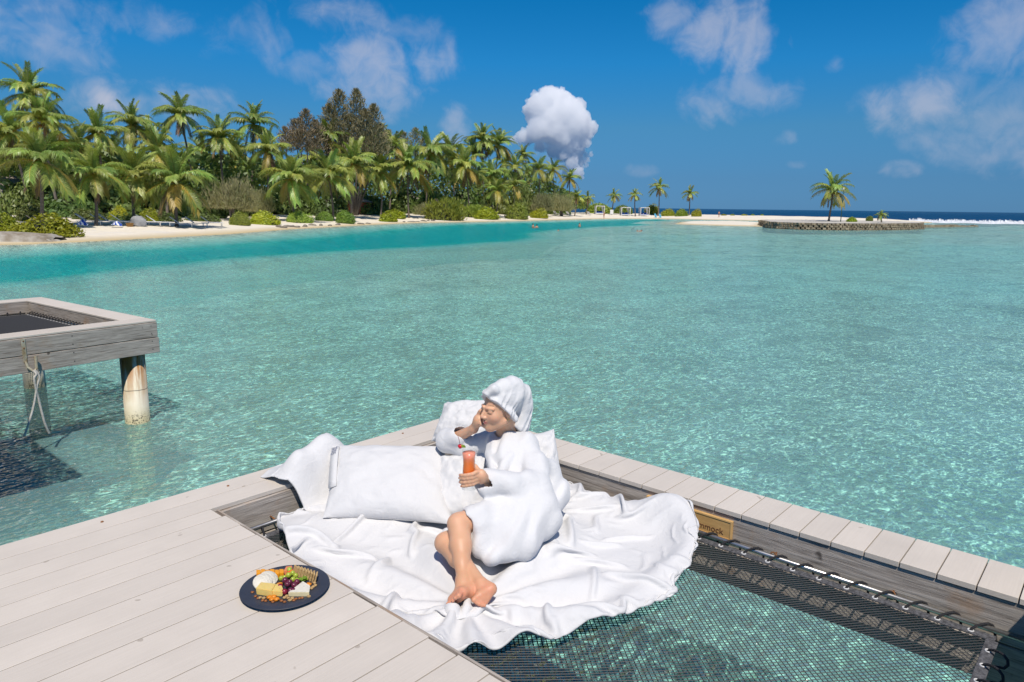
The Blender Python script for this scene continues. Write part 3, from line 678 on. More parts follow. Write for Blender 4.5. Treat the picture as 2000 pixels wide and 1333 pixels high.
# (column, row of the crown, extra distance behind the waterline, crown radius in picture units, label)
PALMS = [
 (78, 318, 14, 98, 'broad palm at the far left with yellow-ribbed fronds over the rounded yellow-green bush'),
 (180, 342, 15, 84, 'low palm whose trunk stands just left of the leftmost sun loungers'),
 (262, 346, 16, 82, 'bushy palm behind the grey boulder and the wicker basket'),
 (343, 358, 12, 96, 'low leaning palm with fronds almost brushing the sand, right of the loungers'),
 (20, 262, 34, 78, 'palm crown at the left picture edge above the thatched roof'),
 (58, 188, 40, 78, 'highest palm crown at the far left corner of the grove'),
 (85, 240, 30, 74, 'dark palm just right and below the highest far-left crown'),
 (150, 290, 32, 62, 'palm crown half hidden between the broad left palm and the slender ones'),
 (192, 262, 34, 64, 'slender palm, first of three standing against the pale cloud'),
 (258, 246, 36, 62, 'slender palm, second of three standing against the pale cloud'),
 (352, 226, 38, 62, 'tallest slender palm of the left group, clear against the sky'),
 (310, 300, 28, 62, 'palm crown tucked under the tallest slender palm of the left group'),
 (428, 272, 34, 62, 'palm with long hanging fronds above the grey-green feathery tree'),
 (495, 244, 40, 60, 'tall palm just left of the brown casuarina, clear against the sky'),
 (524, 296, 30, 56, 'dark palm below the tall one left of the brown casuarina'),
 (569, 352, 16, 74, 'front palm with fanned yellow ribs above the trimmed hedge blocks'),
 (642, 348, 16, 70, 'front palm on a straight dark trunk left of the round clipped bush'),
 (690, 322, 20, 66, 'palm with a hanging orange frond just right of the round clipped bush'),
 (640, 272, 36, 52, 'bright green palm crown at the foot of the spiky casuarina'),
 (732, 278, 38, 50, 'palm crown touching the right side of the spiky casuarina'),
 (742, 338, 22, 56, 'palm between the two clipped round bushes by the beach'),
 (770, 290, 34, 48, 'palm crown under the low brown scrub on the skyline'),
 (797, 330, 16, 68, 'yellow-green palm with a tall bare trunk left of the big loose bush'),
 (842, 300, 26, 62, 'dense dark palm rising behind the big loose bush'),
 (880, 300, 32, 52, 'palm right of the dense dark palm behind the loose bush'),
 (908, 328, 22, 56, 'light green palm leaning right above the flat clipped hedge'),
 (943, 276, 40, 46, 'tall thin palm with a bare trunk, left one of the skyline pair'),
 (974, 284, 42, 44, 'tall palm, right one of the skyline pair left of the white cloud'),
 (925, 300, 44, 40, 'small palm crown just left below the skyline pair'),
 (961, 344, 20, 44, 'palm standing between the flat hedge and the big clipped ball bush'),
 (1006, 330, 34, 40, 'palm with pale dry fronds in the middle of the right grove'),
 (1023, 304, 48, 28, 'small far crown peeping over the right grove beside the cloud base'),
 (970, 374, 14, 40, 'young trunkless palm behind the big clipped ball bush', ),
 (1003, 364, 16, 36, 'young palm growing right behind the clipped ball bush'),
 (1052, 332, 32, 38, 'palm above the grey-green trees, left one of two'),
 (1080, 334, 36, 36, 'palm above the grey-green trees, right one of two'),
 (1113, 350, 36, 30, 'last tall palm at the right end of the grove'),
 (1126, 386, 18, 24, 'small palm on the beach below the last tall palm'),
 (1148, 388, 26, 20, 'small palm left of the first white daybed'),
 (1200, 383, 20, 20, 'short palm between the first and second white daybeds'),
 (1240, 382, 14, 19, 'yellowing palm between the second and third white daybeds'),
 (1287, 368, 14, 27, 'taller of the two lone palms right of the white daybeds'),
 (1348, 379, 16, 22, 'lone slim palm at the right end of the beach hedge'),
]
XP = [(112, 292), (225, 306), (292, 272), (392, 302), (462, 300), (548, 328), (612, 318), (668, 300), (716, 308), (820, 328), (862, 322), (896, 346), (936, 342), (986, 318), (1032, 344), (1070, 356)]
ORD = ['first', 'second', 'third', 'fourth', 'fifth', 'sixth', 'seventh', 'eighth', 'ninth', 'tenth', 'eleventh', 'twelfth', 'thirteenth', 'fourteenth', 'fifteenth', 'sixteenth']
PALMS += [(x, y, 46+5*(i % 3), 54-26*max(0, x-500)/560, 'palm crown wedged deep in the back of the grove, %s of these from the left' % ORD[i]) for i, (x, y) in enumerate(XP)]
for i, q in enumerate(PALMS):
    palm(q[0], q[1], shd(q[0])+q[2], q[3], 100+i, q[4], 'palms on the island', nf=32 if q[3] > 40 else 23, young=('young' in q[4]), nuts=q[3] > 30,
         lean=(-0.10 if 'leaning palm' in q[4] else None))

# ---- leafy shrubs and trees
M_LF_LIME = leaf_mat('bush_leaf_bright', (0.201, 0.316, 0.017), (0.345, 0.431, 0.022), (0.431, 0.460, 0.029), scale=0.9)
M_LF_MID = leaf_mat('bush_leaf', (0.139, 0.266, 0.032), (0.266, 0.393, 0.050), (0.370, 0.462, 0.081), scale=0.8)
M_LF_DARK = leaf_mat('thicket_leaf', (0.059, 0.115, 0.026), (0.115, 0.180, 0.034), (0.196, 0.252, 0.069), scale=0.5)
M_LF_GREY = leaf_mat('tamarisk_leaf', (0.247, 0.287, 0.103), (0.377, 0.377, 0.168), (0.466, 0.415, 0.238), rough=0.7, scale=0.5)
M_LF_BROWN = leaf_mat('casuarina_needle', (0.23, 0.235, 0.12), (0.35, 0.32, 0.17), (0.42, 0.34, 0.18), rough=0.8, trans=0.1, scale=0.7)
M_CORE = pbr('bush_shade_core', (0.045, 0.05, 0.02), 0.95, 0.5, 4.0)  # dark lump standing in for the shade inside a bush
M_BARK = pbr('grey_bark', (0.17, 0.145, 0.12), 0.9, 0.5, 5.0, bump=0.6, bscale=18.0)
def leaf_cloud(nl, size, seed, thin=0.5, lumps=9, lump_r=0.45, shell=0.35, flat=1.0, up=0.3, hang=False):
    """leaves scattered over a lumpy unit ball (z from 0 to about 1.6)"""
    rs = np.random.RandomState(seed)
    c = rs.normal(size=(lumps, 3)); c /= np.linalg.norm(c, axis=1)[:, None]; c *= rs.uniform(0.35, 0.72, (lumps, 1)); c[:, 2] = np.abs(c[:, 2])*0.9-0.05
    c = np.vstack([c, [[0, 0, 0]]]); rr = np.append(rs.uniform(.7, 1.2, lumps)*lump_r, 0.72)
    pk = rs.choice(len(c), nl, p=rr**2/np.sum(rr**2))
    d = rs.normal(size=(nl, 3)); d /= np.linalg.norm(d, axis=1)[:, None]
    rad = rr[pk]*(1-shell*rs.rand(nl)**1.5)*(1+0.10*rs.normal(size=nl))
    p = c[pk]+d*rad[:, None]; p[:, 2] = np.abs(p[:, 2])
    nrm = d+0.55*rs.normal(size=(nl, 3)); nrm[:, 2] += up; nrm /= np.linalg.norm(nrm, axis=1)[:, None]
    t = np.cross(nrm, rs.normal(size=(nl, 3)))
    if hang: t = d*0.5+rs.normal(size=(nl, 3))*0.35; t[:, 2] += 0.9
    t /= np.linalg.norm(t, axis=1)[:, None]; b = np.cross(nrm, t); b /= np.maximum(np.linalg.norm(b, axis=1), 1e-6)[:, None]
    s = size*rs.uniform(0.6, 1.4, (nl, 1)); p[:, 2] *= flat
    V = np.stack([p-t*s, p+b*s*thin, p+t*s*1.1, p-b*s*thin], 1).reshape(-1, 3)
    return V, np.arange(nl*4).reshape(-1, 4)
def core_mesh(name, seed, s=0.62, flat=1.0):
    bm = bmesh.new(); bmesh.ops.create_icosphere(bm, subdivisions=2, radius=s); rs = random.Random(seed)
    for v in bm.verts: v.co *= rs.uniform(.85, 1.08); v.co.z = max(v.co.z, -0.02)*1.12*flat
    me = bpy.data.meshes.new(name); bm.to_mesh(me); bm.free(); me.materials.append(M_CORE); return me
CORE = core_mesh('shade_core', 3)
CLIP = [mkmesh('foliage', *leaf_cloud(7500, 0.042, 20+i, 0.6, 10, 0.42, 0.12), M_LF_MID) for i in range(2)]
CLIPL = [mkmesh('foliage', *leaf_cloud(7000, 0.050, 30+i, 0.6, 14, 0.40, 0.2), M_LF_LIME) for i in range(2)]
LOOSE = [mkmesh('foliage', *leaf_cloud(6500, 0.065, 40+i, 0.28, 16, 0.42, 0.5, hang=True), M_LF_MID) for i in range(2)]
GREY = [mkmesh('foliage', *leaf_cloud(7000, 0.060, 50+i, 0.18, 18, 0.45, 0.6, hang=True), M_LF_GREY) for i in range(2)]
DARK = [mkmesh('foliage', *leaf_cloud(4200, 0.085, 60+i, 0.5, 14, 0.48, 0.5), M_LF_DARK) for i in range(3)]
STEM = []
for i in range(2):
    rs = random.Random(70+i); m = MB()
    for k in range(7):
        a = rs.uniform(0, 6.28); e = Vector((math.cos(a)*rs.uniform(.2, .6), math.sin(a)*rs.uniform(.2, .6), rs.uniform(.5, .95)))
        m.tube(bez((rs.uniform(-.12, .12), rs.uniform(-.12, .12), -.05), (e.x*.2, e.y*.2, e.z*.6), e, 6), [0.05*(1-.75*j/6) for j in range(7)], 6)
    STEM.append(mkmesh('stem', m.V, m.F, M_BARK, True))
def shrub(px, py0, py1, wpx, d, kind, label, name='bush', cat='bush', group=None, core=True, seed=0, depth=1.0, lift=0.0):
    """a shrub whose picture extent is rows py0..py1 and width wpx at forward distance d"""
    rs = random.Random(seed+int(px*7))
    g = col_at(px, d); top = atd(px, py0, d).z; w = wpx*d/FPX/2; h = max(0.4, top-g.z)
    root = empty(name, tuple(g), label, cat, group, rz=rs.uniform(0, 6.28))
    me = rs.choice({'clip': CLIP, 'lime': CLIPL, 'loose': LOOSE, 'grey': GREY, 'dark': DARK}[kind])
    sx = Matrix.Diagonal((w, w*depth, h/1.12, 1))
    root.rotation_euler = (0, 0, -YAW+rs.uniform(-.3, .3)+ (math.pi if rs.random() < .5 else 0))
    if lift > 0: sx = Matrix.Translation((0, 0, h*lift)) @ Matrix.Diagonal((w, w*depth, h*(1-lift)/1.12, 1))
    inst('foliage', me, root, sx)
    if core: inst('shade_core', CORE, root, sx)
    sm = Matrix.Diagonal((w*.8, w*.8*depth, h*0.8, 1)); inst('stem', rs.choice(STEM), root, sm)
    return root
D0 = shd
shrub(76, 403, 447, 124, 53.5, 'lime', 'large rounded yellow-green bush on the sand at the left', seed=1)
shrub(-10, 405, 442, 70, 55.0, 'lime', 'bright leafy bush cut off by the left picture edge')
shrub(-15, 395, 440, 60, 62, 'dark', 'dark bush under the thatched roof at the left edge', core=True)
shrub(55, 385, 415, 60, 66, 'dark', 'dark shrub behind the rounded yellow-green bush')
shrub(30, 345, 400, 75, 80, 'dark', 'shadowed tree beside the thatched roof', name='broadleaf_tree', cat='tree')
for i, (px, y0, w) in enumerate([(130, 350, 110), (215, 352, 120), (300, 350, 110), (380, 345, 100), (480, 352, 90), (560, 360, 90), (640, 365, 80), (715, 362, 80), (780, 362, 70), (845, 352, 70), (905, 350, 70), (960, 345, 70), (1020, 345, 60), (1085, 352, 55)]):
    shrub(px, y0, 420, w, D0(px)+30+4*(i % 3), 'dark', 'dark thicket tree between the palm trunks, %s from the left' % ['first', 'second', 'third', 'fourth', 'fifth', 'sixth', 'seventh', 'eighth', 'ninth', 'tenth', 'eleventh', 'twelfth', 'thirteenth', 'fourteenth'][i], name='broadleaf_tree', cat='tree', group='dark trees under the palms', seed=i, depth=0.8)
for i, (px, y0, y1, w, kd, lab) in enumerate([(170, 405, 425, 70, 'dark', 'dark clipped hedge behind the leftmost loungers'), (235, 402, 425, 80, 'dark', 'dark clipped hedge behind the middle loungers'), (225, 392, 418, 46, 'lime', 'sunlit leafy shrub above the dark hedge behind the loungers'),
        (310, 404, 426, 80, 'dark', 'dark clipped hedge right of the grey boulder'), (285, 398, 420, 44, 'lime', 'lime shrub glowing behind the boulder'), (395, 410, 428, 70, 'dark', 'shadowed hedge under the low leaning palm')]):
    shrub(px, y0, y1, w, D0(px)+22, kd, lab, name='hedge' if 'hedge' in lab else 'bush', cat='hedge' if 'hedge' in lab else 'bush', seed=i, depth=0.5)
shrub(462, 405, 426, 48, D0(462)+14, 'clip', 'dark end of the trimmed hedge row left of centre', 'hedge', 'hedge', depth=.6)
shrub(514, 403, 429, 70, D0(514)+12, 'lime', 'brightest light-green block of the trimmed hedge row', 'hedge', 'hedge', depth=.5)
shrub(582, 407, 428, 56, D0(582)+13, 'clip', 'mid-green block of the trimmed hedge row under the fanned palm', 'hedge', 'hedge', depth=.5)
shrub(628, 409, 424, 40, D0(628)+16, 'clip', 'low end block of the trimmed hedge row beside a palm trunk', 'hedge', 'hedge', depth=.5)
shrub(671, 405, 430, 44, D0(671)+8, 'clip', 'round clipped dark-green bush on the beach left of the bright one', seed=4)
shrub(753, 405, 431, 44, D0(753)+8, 'lime', 'round clipped bright-green bush on the beach right of the dark one', seed=5)
shrub(772, 404, 420, 40, D0(772)+16, 'lime', 'low yellow-green bush behind the bright clipped one', seed=6)
shrub(862, 370, 431, 96, D0(862)+9, 'loose', 'big loose green bush overhanging the beach at centre', seed=7)
shrub(915, 390, 425, 60, D0(915)+18, 'loose', 'tangled shrub between the big loose bush and the flat hedge', seed=8)
shrub(950, 397, 420, 62, D0(950)+10, 'lime', 'flat clipped bright hedge left of the big ball bush', 'hedge', 'hedge', seed=9)
shrub(1005, 388, 424, 50, D0(1005)+9, 'clip', 'big dark clipped ball bush near the water', seed=10)
shrub(1050, 401, 417, 42, D0(1050)+14, 'lime', 'low bright hedge right of the big ball bush', 'hedge', 'hedge', seed=11)
shrub(448, 322, 415, 108, D0(448)+24, 'grey', 'grey-green feathery tree standing between the palms left of centre', 'tamarisk_tree', 'tree', core=False, seed=12, lift=.22)
shrub(500, 350, 412, 70, D0(500)+26, 'grey', 'smaller grey-green tree right of the feathery one', 'tamarisk_tree', 'tree', core=False, seed=13, lift=.2)
shrub(1052, 360, 412, 66, D0(1052)+22, 'grey', 'rounded grey-green tree, left one of the pair at the grove end', 'tamarisk_tree', 'tree', core=False, seed=14, lift=.2)
shrub(1094, 365, 412, 52, D0(1094)+20, 'grey', 'rounded grey-green tree, right one of the pair at the grove end', 'tamarisk_tree', 'tree', core=False, seed=15, lift=.2)
shrub(830, 385, 418, 60, D0(830)+26, 'grey', 'bare greyish shrub behind the big loose bush', 'bush', 'bush', core=False, seed=16)
shrub(1168, 390, 408, 60, D0(1168)+34, 'clip', 'green tree mass right behind the first daybed', 'broadleaf_tree', 'tree', seed=17)
shrub(1215, 396, 410, 40, D0(1215)+28, 'clip', 'green shrub right behind the second daybed', seed=18)
shrub(1270, 392, 412, 34, D0(1270)+22, 'lime', 'bright round shrub right of the third daybed', seed=19)
for i, (px, w, lab) in enumerate([(1302, 34, 'first block of the long far hedge at the foot of the taller lone palm'), (1330, 34, 'second block of the long far hedge between the lone palms'), (1358, 24, 'last block of the long far hedge beyond the slim palm')]):
    shrub(px, 403.5, 414, w, D0(px)+12, 'lime', lab, 'hedge', 'hedge', seed=20+i, depth=.5)
# casuarinas: upright plumes
def casuarina(px, pbase, d, plumes, label, seed, mat, name='casuarina_tree'):
    g = col_at(px, d); root = empty(name, tuple(g), label, 'tree'); rs = np.random.RandomState(seed)
    Vs = []; m = MB(); k = d/FPX
    for (dx, y_top, y_bot, wp, nl) in plumes:
        tz = atd(px, y_top, d).z-g.z; bz = max(0.5, atd(px, y_bot, d).z-g.z); ox = RGT_H*(dx*k)+FWD_H*rs.uniform(-1.5, 1.5)
        t = rs.rand(nl)**0.8; a0 = rs.rand(nl)*6.283; rad = wp*k*1.12*(1-t)**0.55*(0.25+0.75*np.sqrt(rs.rand(nl)))*(0.55+0.75*np.sin(t*17+a0*2+rs.rand()*6)**2)
        a = a0
        p = np.stack([ox.x+rad*np.cos(a), ox.y+rad*np.sin(a), bz+(tz-bz)*t+rad*0.25], 1)
        dr = np.stack([np.cos(a)*.7, np.sin(a)*.7, 0.9+0*a], 1)+rs.normal(size=(nl, 3))*.35; dr /= np.linalg.norm(dr, axis=1)[:, None]
        b = np.cross(dr, rs.normal(size=(nl, 3))); b /= np.linalg.norm(b, axis=1)[:, None]
        s = rs.uniform(.22, .5, (nl, 1)); wd = 0.055
        Vs.append(np.stack([p-dr*s, p+b*wd, p+dr*s, p-b*wd], 1).reshape(-1, 3))
        m.tube([(0, 0, -.3), (ox.x*.5, ox.y*.5, bz*.6), (ox.x, ox.y, bz), (ox.x, ox.y, tz-.3)], [.22, .15, .10, .02], 6)
        for j in range(10):
            tt = rs.rand()*0.75; aa = rs.rand()*6.28; L = wp*k*(1-tt)**.8*.8
            z0 = bz+(tz-bz)*tt; m.tube([(ox.x, ox.y, z0), (ox.x+math.cos(aa)*L, ox.y+math.sin(aa)*L, z0+L*.5)], [.045, .012], 4)
    V = np.vstack(Vs); inst('foliage', mkmesh('foliage', V, np.arange(len(V)).reshape(-1, 4), mat), root)
    inst('trunk', mkmesh('trunk', m.V, m.F, M_BARK, True), root)
casuarina(690, 400, 128, [(-22, 178, 300, 34, 2600), (-40, 205, 310, 32, 2200), (10, 176, 305, 30, 2600), (26, 215, 310, 30, 2200), (42, 205, 305, 26, 1700), (-8, 225, 310, 40, 2400), (-55, 238, 312, 26, 1200), (50, 240, 312, 24, 1000)], 'tall dark spiky casuarina towering over the middle of the grove', 5, M_LF_BROWN)
casuarina(597, 400, 122, [(-18, 232, 300, 30, 1200), (5, 214, 300, 26, 1200), (22, 235, 310, 24, 1000), (-34, 250, 300, 20, 600), (-5, 255, 300, 34, 900)], 'thin brown see-through casuarina left of the spiky one', 6, M_LF_BROWN)
casuarina(785, 400, 150, [(-28, 254, 310, 26, 1000), (0, 258, 310, 24, 900), (26, 252, 310, 22, 800), (40, 268, 315, 18, 500)], 'low brown scrub crown right of the spiky casuarina', 8, M_LF_BROWN)
# the interior of the wood reads as one dark mass
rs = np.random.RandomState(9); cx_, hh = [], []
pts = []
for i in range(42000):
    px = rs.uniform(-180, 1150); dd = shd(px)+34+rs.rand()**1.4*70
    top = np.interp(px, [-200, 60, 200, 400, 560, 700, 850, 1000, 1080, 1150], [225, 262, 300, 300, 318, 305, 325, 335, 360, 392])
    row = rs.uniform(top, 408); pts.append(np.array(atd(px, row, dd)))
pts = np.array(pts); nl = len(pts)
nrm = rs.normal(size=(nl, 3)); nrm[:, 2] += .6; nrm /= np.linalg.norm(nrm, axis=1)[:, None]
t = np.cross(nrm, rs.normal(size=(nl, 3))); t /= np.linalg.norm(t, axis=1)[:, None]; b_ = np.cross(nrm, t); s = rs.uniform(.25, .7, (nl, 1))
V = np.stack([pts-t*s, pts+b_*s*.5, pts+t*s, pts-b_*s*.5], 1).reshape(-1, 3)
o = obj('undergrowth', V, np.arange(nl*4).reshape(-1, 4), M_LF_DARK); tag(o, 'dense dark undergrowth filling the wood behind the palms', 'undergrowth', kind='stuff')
# ------------------------------------------------------------------ things on the beach
M_CONC = pbr('weathered_concrete', (0.46, 0.42, 0.36), 0.9, col2=(0.22, 0.17, 0.11), vscale=1.2, bump=0.8, bscale=5.0)
M_ROCK = pbr('coral_rock', (0.30, 0.26, 0.20), 0.95, col2=(0.12, 0.10, 0.075), vscale=2.5, bump=1.0, bscale=6.0)
M_GREYROCK = pbr('grey_boulder', (0.34, 0.34, 0.34), 0.9, 0.4, 2.0, bump=0.8, bscale=5.0)
M_SLING = pbr('grey_sling', (0.70, 0.71, 0.73), 0.8, 0.10, 6.0); M_WHITE = pbr('white_paint', (0.78, 0.77, 0.74), 0.5, 0.06, 4.0)
M_BLUE = pbr('blue_cushion', (0.02, 0.10, 0.42), 0.8, 0.2); M_CURT = pbr('white_curtain', (0.75, 0.72, 0.66), 0.9, 0.12, 3.0)
M_THATCH = pbr('thatch', (0.36, 0.31, 0.26), 0.95, col2=(0.20, 0.165, 0.13), vscale=2.0, bump=1.0, bscale=9.0, stretch=(6, 6, 1))
M_TERRA = pbr('terracotta_wall', (0.42, 0.14, 0.08), 0.9, 0.3); M_WICK = pbr('wicker', (0.40, 0.22, 0.07), 0.8, 0.4, 30.0, bump=0.8, bscale=40.0)
M_AQUA = pbr('pale_blue_plastic', (0.10, 0.42, 0.62), 0.4); M_GREENP = pbr('green_post_paint', (0.02, 0.10, 0.08), 0.5)
m, nt, out = new_mat('striped_towel'); n = N(nt); M_TOWEL = m
st = n('TexWave', {'Vector': n('TexCoord').outputs['Object'], 'Scale': 2.6, 'Distortion': 1.5, 'Detail': 1.0}, wave_type='BANDS', bands_direction='DIAGONAL')
b = n('BsdfPrincipled', {'Base Color': n.mix(n.rng(st, .45, .55), (0.02, 0.07, 0.36, 1), (0.75, 0.76, 0.78, 1)), 'Roughness': .9}); nt.links.new(b.outputs[0], out.inputs[0])
def rock(name, p, sx, sy, sz, mat, seed, label=None, cat='rock', group=None, parent=None, sub=3):
    bm = bmesh.new(); bmesh.ops.create_icosphere(bm, subdivisions=sub, radius=1.0); rs = np.random.RandomState(seed)
    ax = rs.normal(size=(7, 3)); ax /= np.linalg.norm(ax, axis=1)[:, None]; off = rs.uniform(.55, .9, 7)
    for v in bm.verts:
        c = np.array(v.co)
        for a, o_ in zip(ax, off):
            e = c@a
            if e > o_: c = c-a*(e-o_)*.85
        c = c*(1+rs.uniform(-.05, .05)); v.co = (c[0]*sx, c[1]*sy, max(c[2], -.35)*sz)
    me = bpy.data.meshes.new(name); bm.to_mesh(me); bm.free(); me.materials.append(mat)
    o = bpy.data.objects.new(name, me); link(o); o.location = Vector(p); o.rotation_euler = (0, 0, rs.rand()*6)
    return tag(o, label, cat if label else None, group)
def lounger(px, d, rz, label, tilt=38):
    g = col_at(px, d); root = empty('sun_lounger', tuple(g), label, 'sun lounger', 'sun loungers on the beach', rz=rz); root.scale = (1.15, 1.15, 1.15)
    f = MB().box(-.32, -.27, -.62, 1.25, .30, .34).box(.27, .32, -.62, 1.25, .30, .34).box(-.27, .27, 1.20, 1.25, .30, .34); inst('frame', mkmesh('frame', f.V, f.F, M_WHITE), root)
    s = MB().box(-.27, .27, -.02, 1.19, .325, .345); inst('seat', mkmesh('seat', s.V, s.F, M_SLING), root)
    a = R(tilt); L = .85; bk = MB().add([(-.29, 0, .345), (.29, 0, .345), (.29, -math.cos(a)*L, .345+math.sin(a)*L), (-.29, -math.cos(a)*L, .345+math.sin(a)*L), (-.29, .03, .385), (.29, .03, .385), (.29, .03-math.cos(a)*L, .385+math.sin(a)*L), (-.29, .03-math.cos(a)*L, .385+math.sin(a)*L)], [(0, 3, 2, 1), (4, 5, 6, 7), (0, 1, 5, 4), (1, 2, 6, 5), (2, 3, 7, 6), (3, 0, 4, 7)])
    inst('backrest', mkmesh('backrest', bk.V, bk.F, M_SLING), root)
    for (x, y) in ((-.29, -.5), (.29, -.5), (-.29, 1.1), (.29, 1.1)):
        l = MB().box(x-.02, x+.02, y-.02, y+.02, 0, .30); inst('leg', mkmesh('leg', l.V, l.F, M_WHITE), root)
    return root
LRZ = -YAW-1.15
for px, dd, lab in [(160, 66.5, 'sun lounger with the blue striped towel, nearest the yellow-green bush'), (188, 67.5, 'second grey sun lounger from the left, below a palm trunk'), (203, 68.0, 'third grey sun lounger from the left, beside the second striped towel'), (228, 68.0, 'fourth grey sun lounger from the left, by the wicker basket'),
                    (277, 69.5, 'grey sun lounger just right of the boulder'), (297, 70.5, 'second grey sun lounger right of the boulder'), (342, 72.5, 'grey sun lounger lying in the shade of the leaning palm'), (372, 74, 'shaded sun lounger right of the leaning palm trunk'), (402, 77, 'last grey sun lounger of the left row')]:
    lounger(px, dd, LRZ+random.Random(px).uniform(-.15, .15), lab)
for px, dd, lab in [(1082, 188, 'far white lounger at the grove end, left of the three'), (1094, 189, 'far white lounger at the grove end, middle of the three'), (1107, 190, 'far white lounger at the grove end, right of the three'), (1148, 196, 'lone far lounger left of the first daybed')]:
    lounger(px, dd, LRZ+.6, lab)
def towel(px, d, w, l, h, label, seed):
    g = col_at(px, d); rs = np.random.RandomState(seed); nx, ny = 12, 14
    X, Y = np.meshgrid(np.linspace(-w/2, w/2, nx), np.linspace(-l/2, l/2, ny)); Zt = h*np.exp(-((X/w*2.2)**2+(Y/l*2.0)**2)*1.3)+.05*np.sin(X*9+Y*5)+.03*rs.rand(ny, nx)+.05
    V = np.stack([X, Y, Zt], -1).reshape(-1, 3); F = [(j*nx+i, j*nx+i+1, (j+1)*nx+i+1, (j+1)*nx+i) for j in range(ny-1) for i in range(nx-1)]
    o = inst('beach_towel', mkmesh('beach_towel', V, F, M_TOWEL, True)); o.location = g+Vector((0, 0, .08)); o.rotation_euler = (0, 0, LRZ); tag(o, label, 'towel')
towel(153, 63.8, .8, .9, .55, 'crumpled blue and white towel hanging at the leftmost lounger', 1)
towel(220, 65.5, .7, .9, .42, 'blue and white towel draped by the fourth lounger', 2)
rock('boulder', col_at(263, 68)+Vector((0, 0, .25)), 0.85, .6, .75, M_GREYROCK, 4, 'grey boulder standing on the sand among the sun loungers')
g = col_at(246, 67); bk = empty('wicker_basket', tuple(g), 'small brown wicker basket beside the boulder', 'basket')
V, F = lathe([(.26, 0), (.34, .32), (.36, .34), (.30, .33), (.22, .05)], 14, (0, 0, 0)); inst('body', mkmesh('body', V, F, M_WICK, True), bk)
# thatched huts half hidden by leaves, a terracotta-walled pavilion
def hut(px, d, w, h, rise, wall, label):
    g = col_at(px, d); r = empty('beach_hut', tuple(g), label, 'hut')
    a = MB().box(-w*.40, w*.40, -w*.40, w*.40, 0, h); inst('wall', mkmesh('wall', a.V, a.F, wall), r)
    V, F = lathe([(w*.62, h-.15), (w*.60, h-.02), (w*.35, h+rise*.5), (w*.04, h+rise), (0.0, h+rise+.05)], 24, (0, 0, 0), False, False); inst('roof', mkmesh('roof', V, F, M_THATCH, True), r)
    a = MB().box(-.5, .5, -w*.40-.03, -w*.40-.005, 0.1, 2.0); inst('door', mkmesh('door', a.V, a.F, M_DARK), r)
hut(18, 84, 7.0, 2.2, 2.4, M_CONC, 'pale thatched hut half hidden behind palms at the left edge')
hut(118, 96, 6.0, 2.2, 2.0, M_CONC, 'thatched hut in the shade behind the left palms')
hut(318, 104, 6.0, 2.2, 1.6, M_WHITE, 'white hut glimpsed between trunks behind the loungers')
hut(672, 134, 8.0, 2.4, 1.4, M_TERRA, 'terracotta-walled hut glimpsed behind the round clipped bush')
hut(800, 160, 8.0, 2.4, 1.4, M_TERRA, 'terracotta-walled hut glimpsed left of the loose bush')
# broken concrete slip at the water's edge
a0, a1 = at(-120, 470, .2), at(112, 473, 0.0)
slip = empty('concrete_slip', tuple((a0+a1)/2), 'broken pale concrete slip lying on the sand at the left edge', 'slipway')
nx, ny = 46, 10; V = []; rs = np.random.RandomState(3)
for j in range(ny):
    for i in range(nx):
        t = i/(nx-1); s = j/(ny-1)-.5; p = a0.lerp(a1, t); side = FWD_H*(s*2*(2.3-.9*t))
        edge = 1-abs(s*2)**6; z = (0.95-.42*t)*edge+.06*(fbm(np.array(t*14.), np.array(s*5.))-.5)*2-(.35*max(0, t-.9)*10)*(rs.rand()*.7+.3)
        q = p+side; V.append((q.x, q.y, max(-.3, z)))
F = [(j*nx+i, j*nx+i+1, (j+1)*nx+i+1, (j+1)*nx+i) for j in range(ny-1) for i in range(nx-1)]
obj('slab', V, F, M_CONC, slip)
rs = random.Random(4)
for k in range(5):
    p = at(70+k*10, 474-k*.3, 0.02); rock('broken_slab', p, rs.uniform(.3, .6), rs.uniform(.2, .4), rs.uniform(.15, .3), M_CONC, 40+k, ['first', 'second', 'third', 'fourth', 'fifth'][k]+' broken lump from the left at the end of the concrete slip', 'rubble', 'rubble at the slip end')
# low rubble line on the beach
NUM = ['first', 'second', 'third', 'fourth', 'fifth', 'sixth', 'seventh', 'eighth', 'ninth', 'tenth', 'eleventh', 'twelfth', 'thirteenth', 'fourteenth', 'fifteenth', 'sixteenth', 'seventeenth', 'eighteenth']
for k in range(18):
    px = [540, 548, 556, 566, 575, 590, 606, 622, 640, 655, 700, 715, 785, 800, 812, 823, 832, 842][k]; g = col_at(px, shd(px)+3.5+rs.uniform(0, 2.5))
    rock('beach_stone', g, rs.uniform(.35, .9), rs.uniform(.2, .4), rs.uniform(.15, .32), M_ROCK, 60+k, NUM[k]+' low grey stone from the left along the waterline', 'stone', 'stones along the waterline', sub=2)
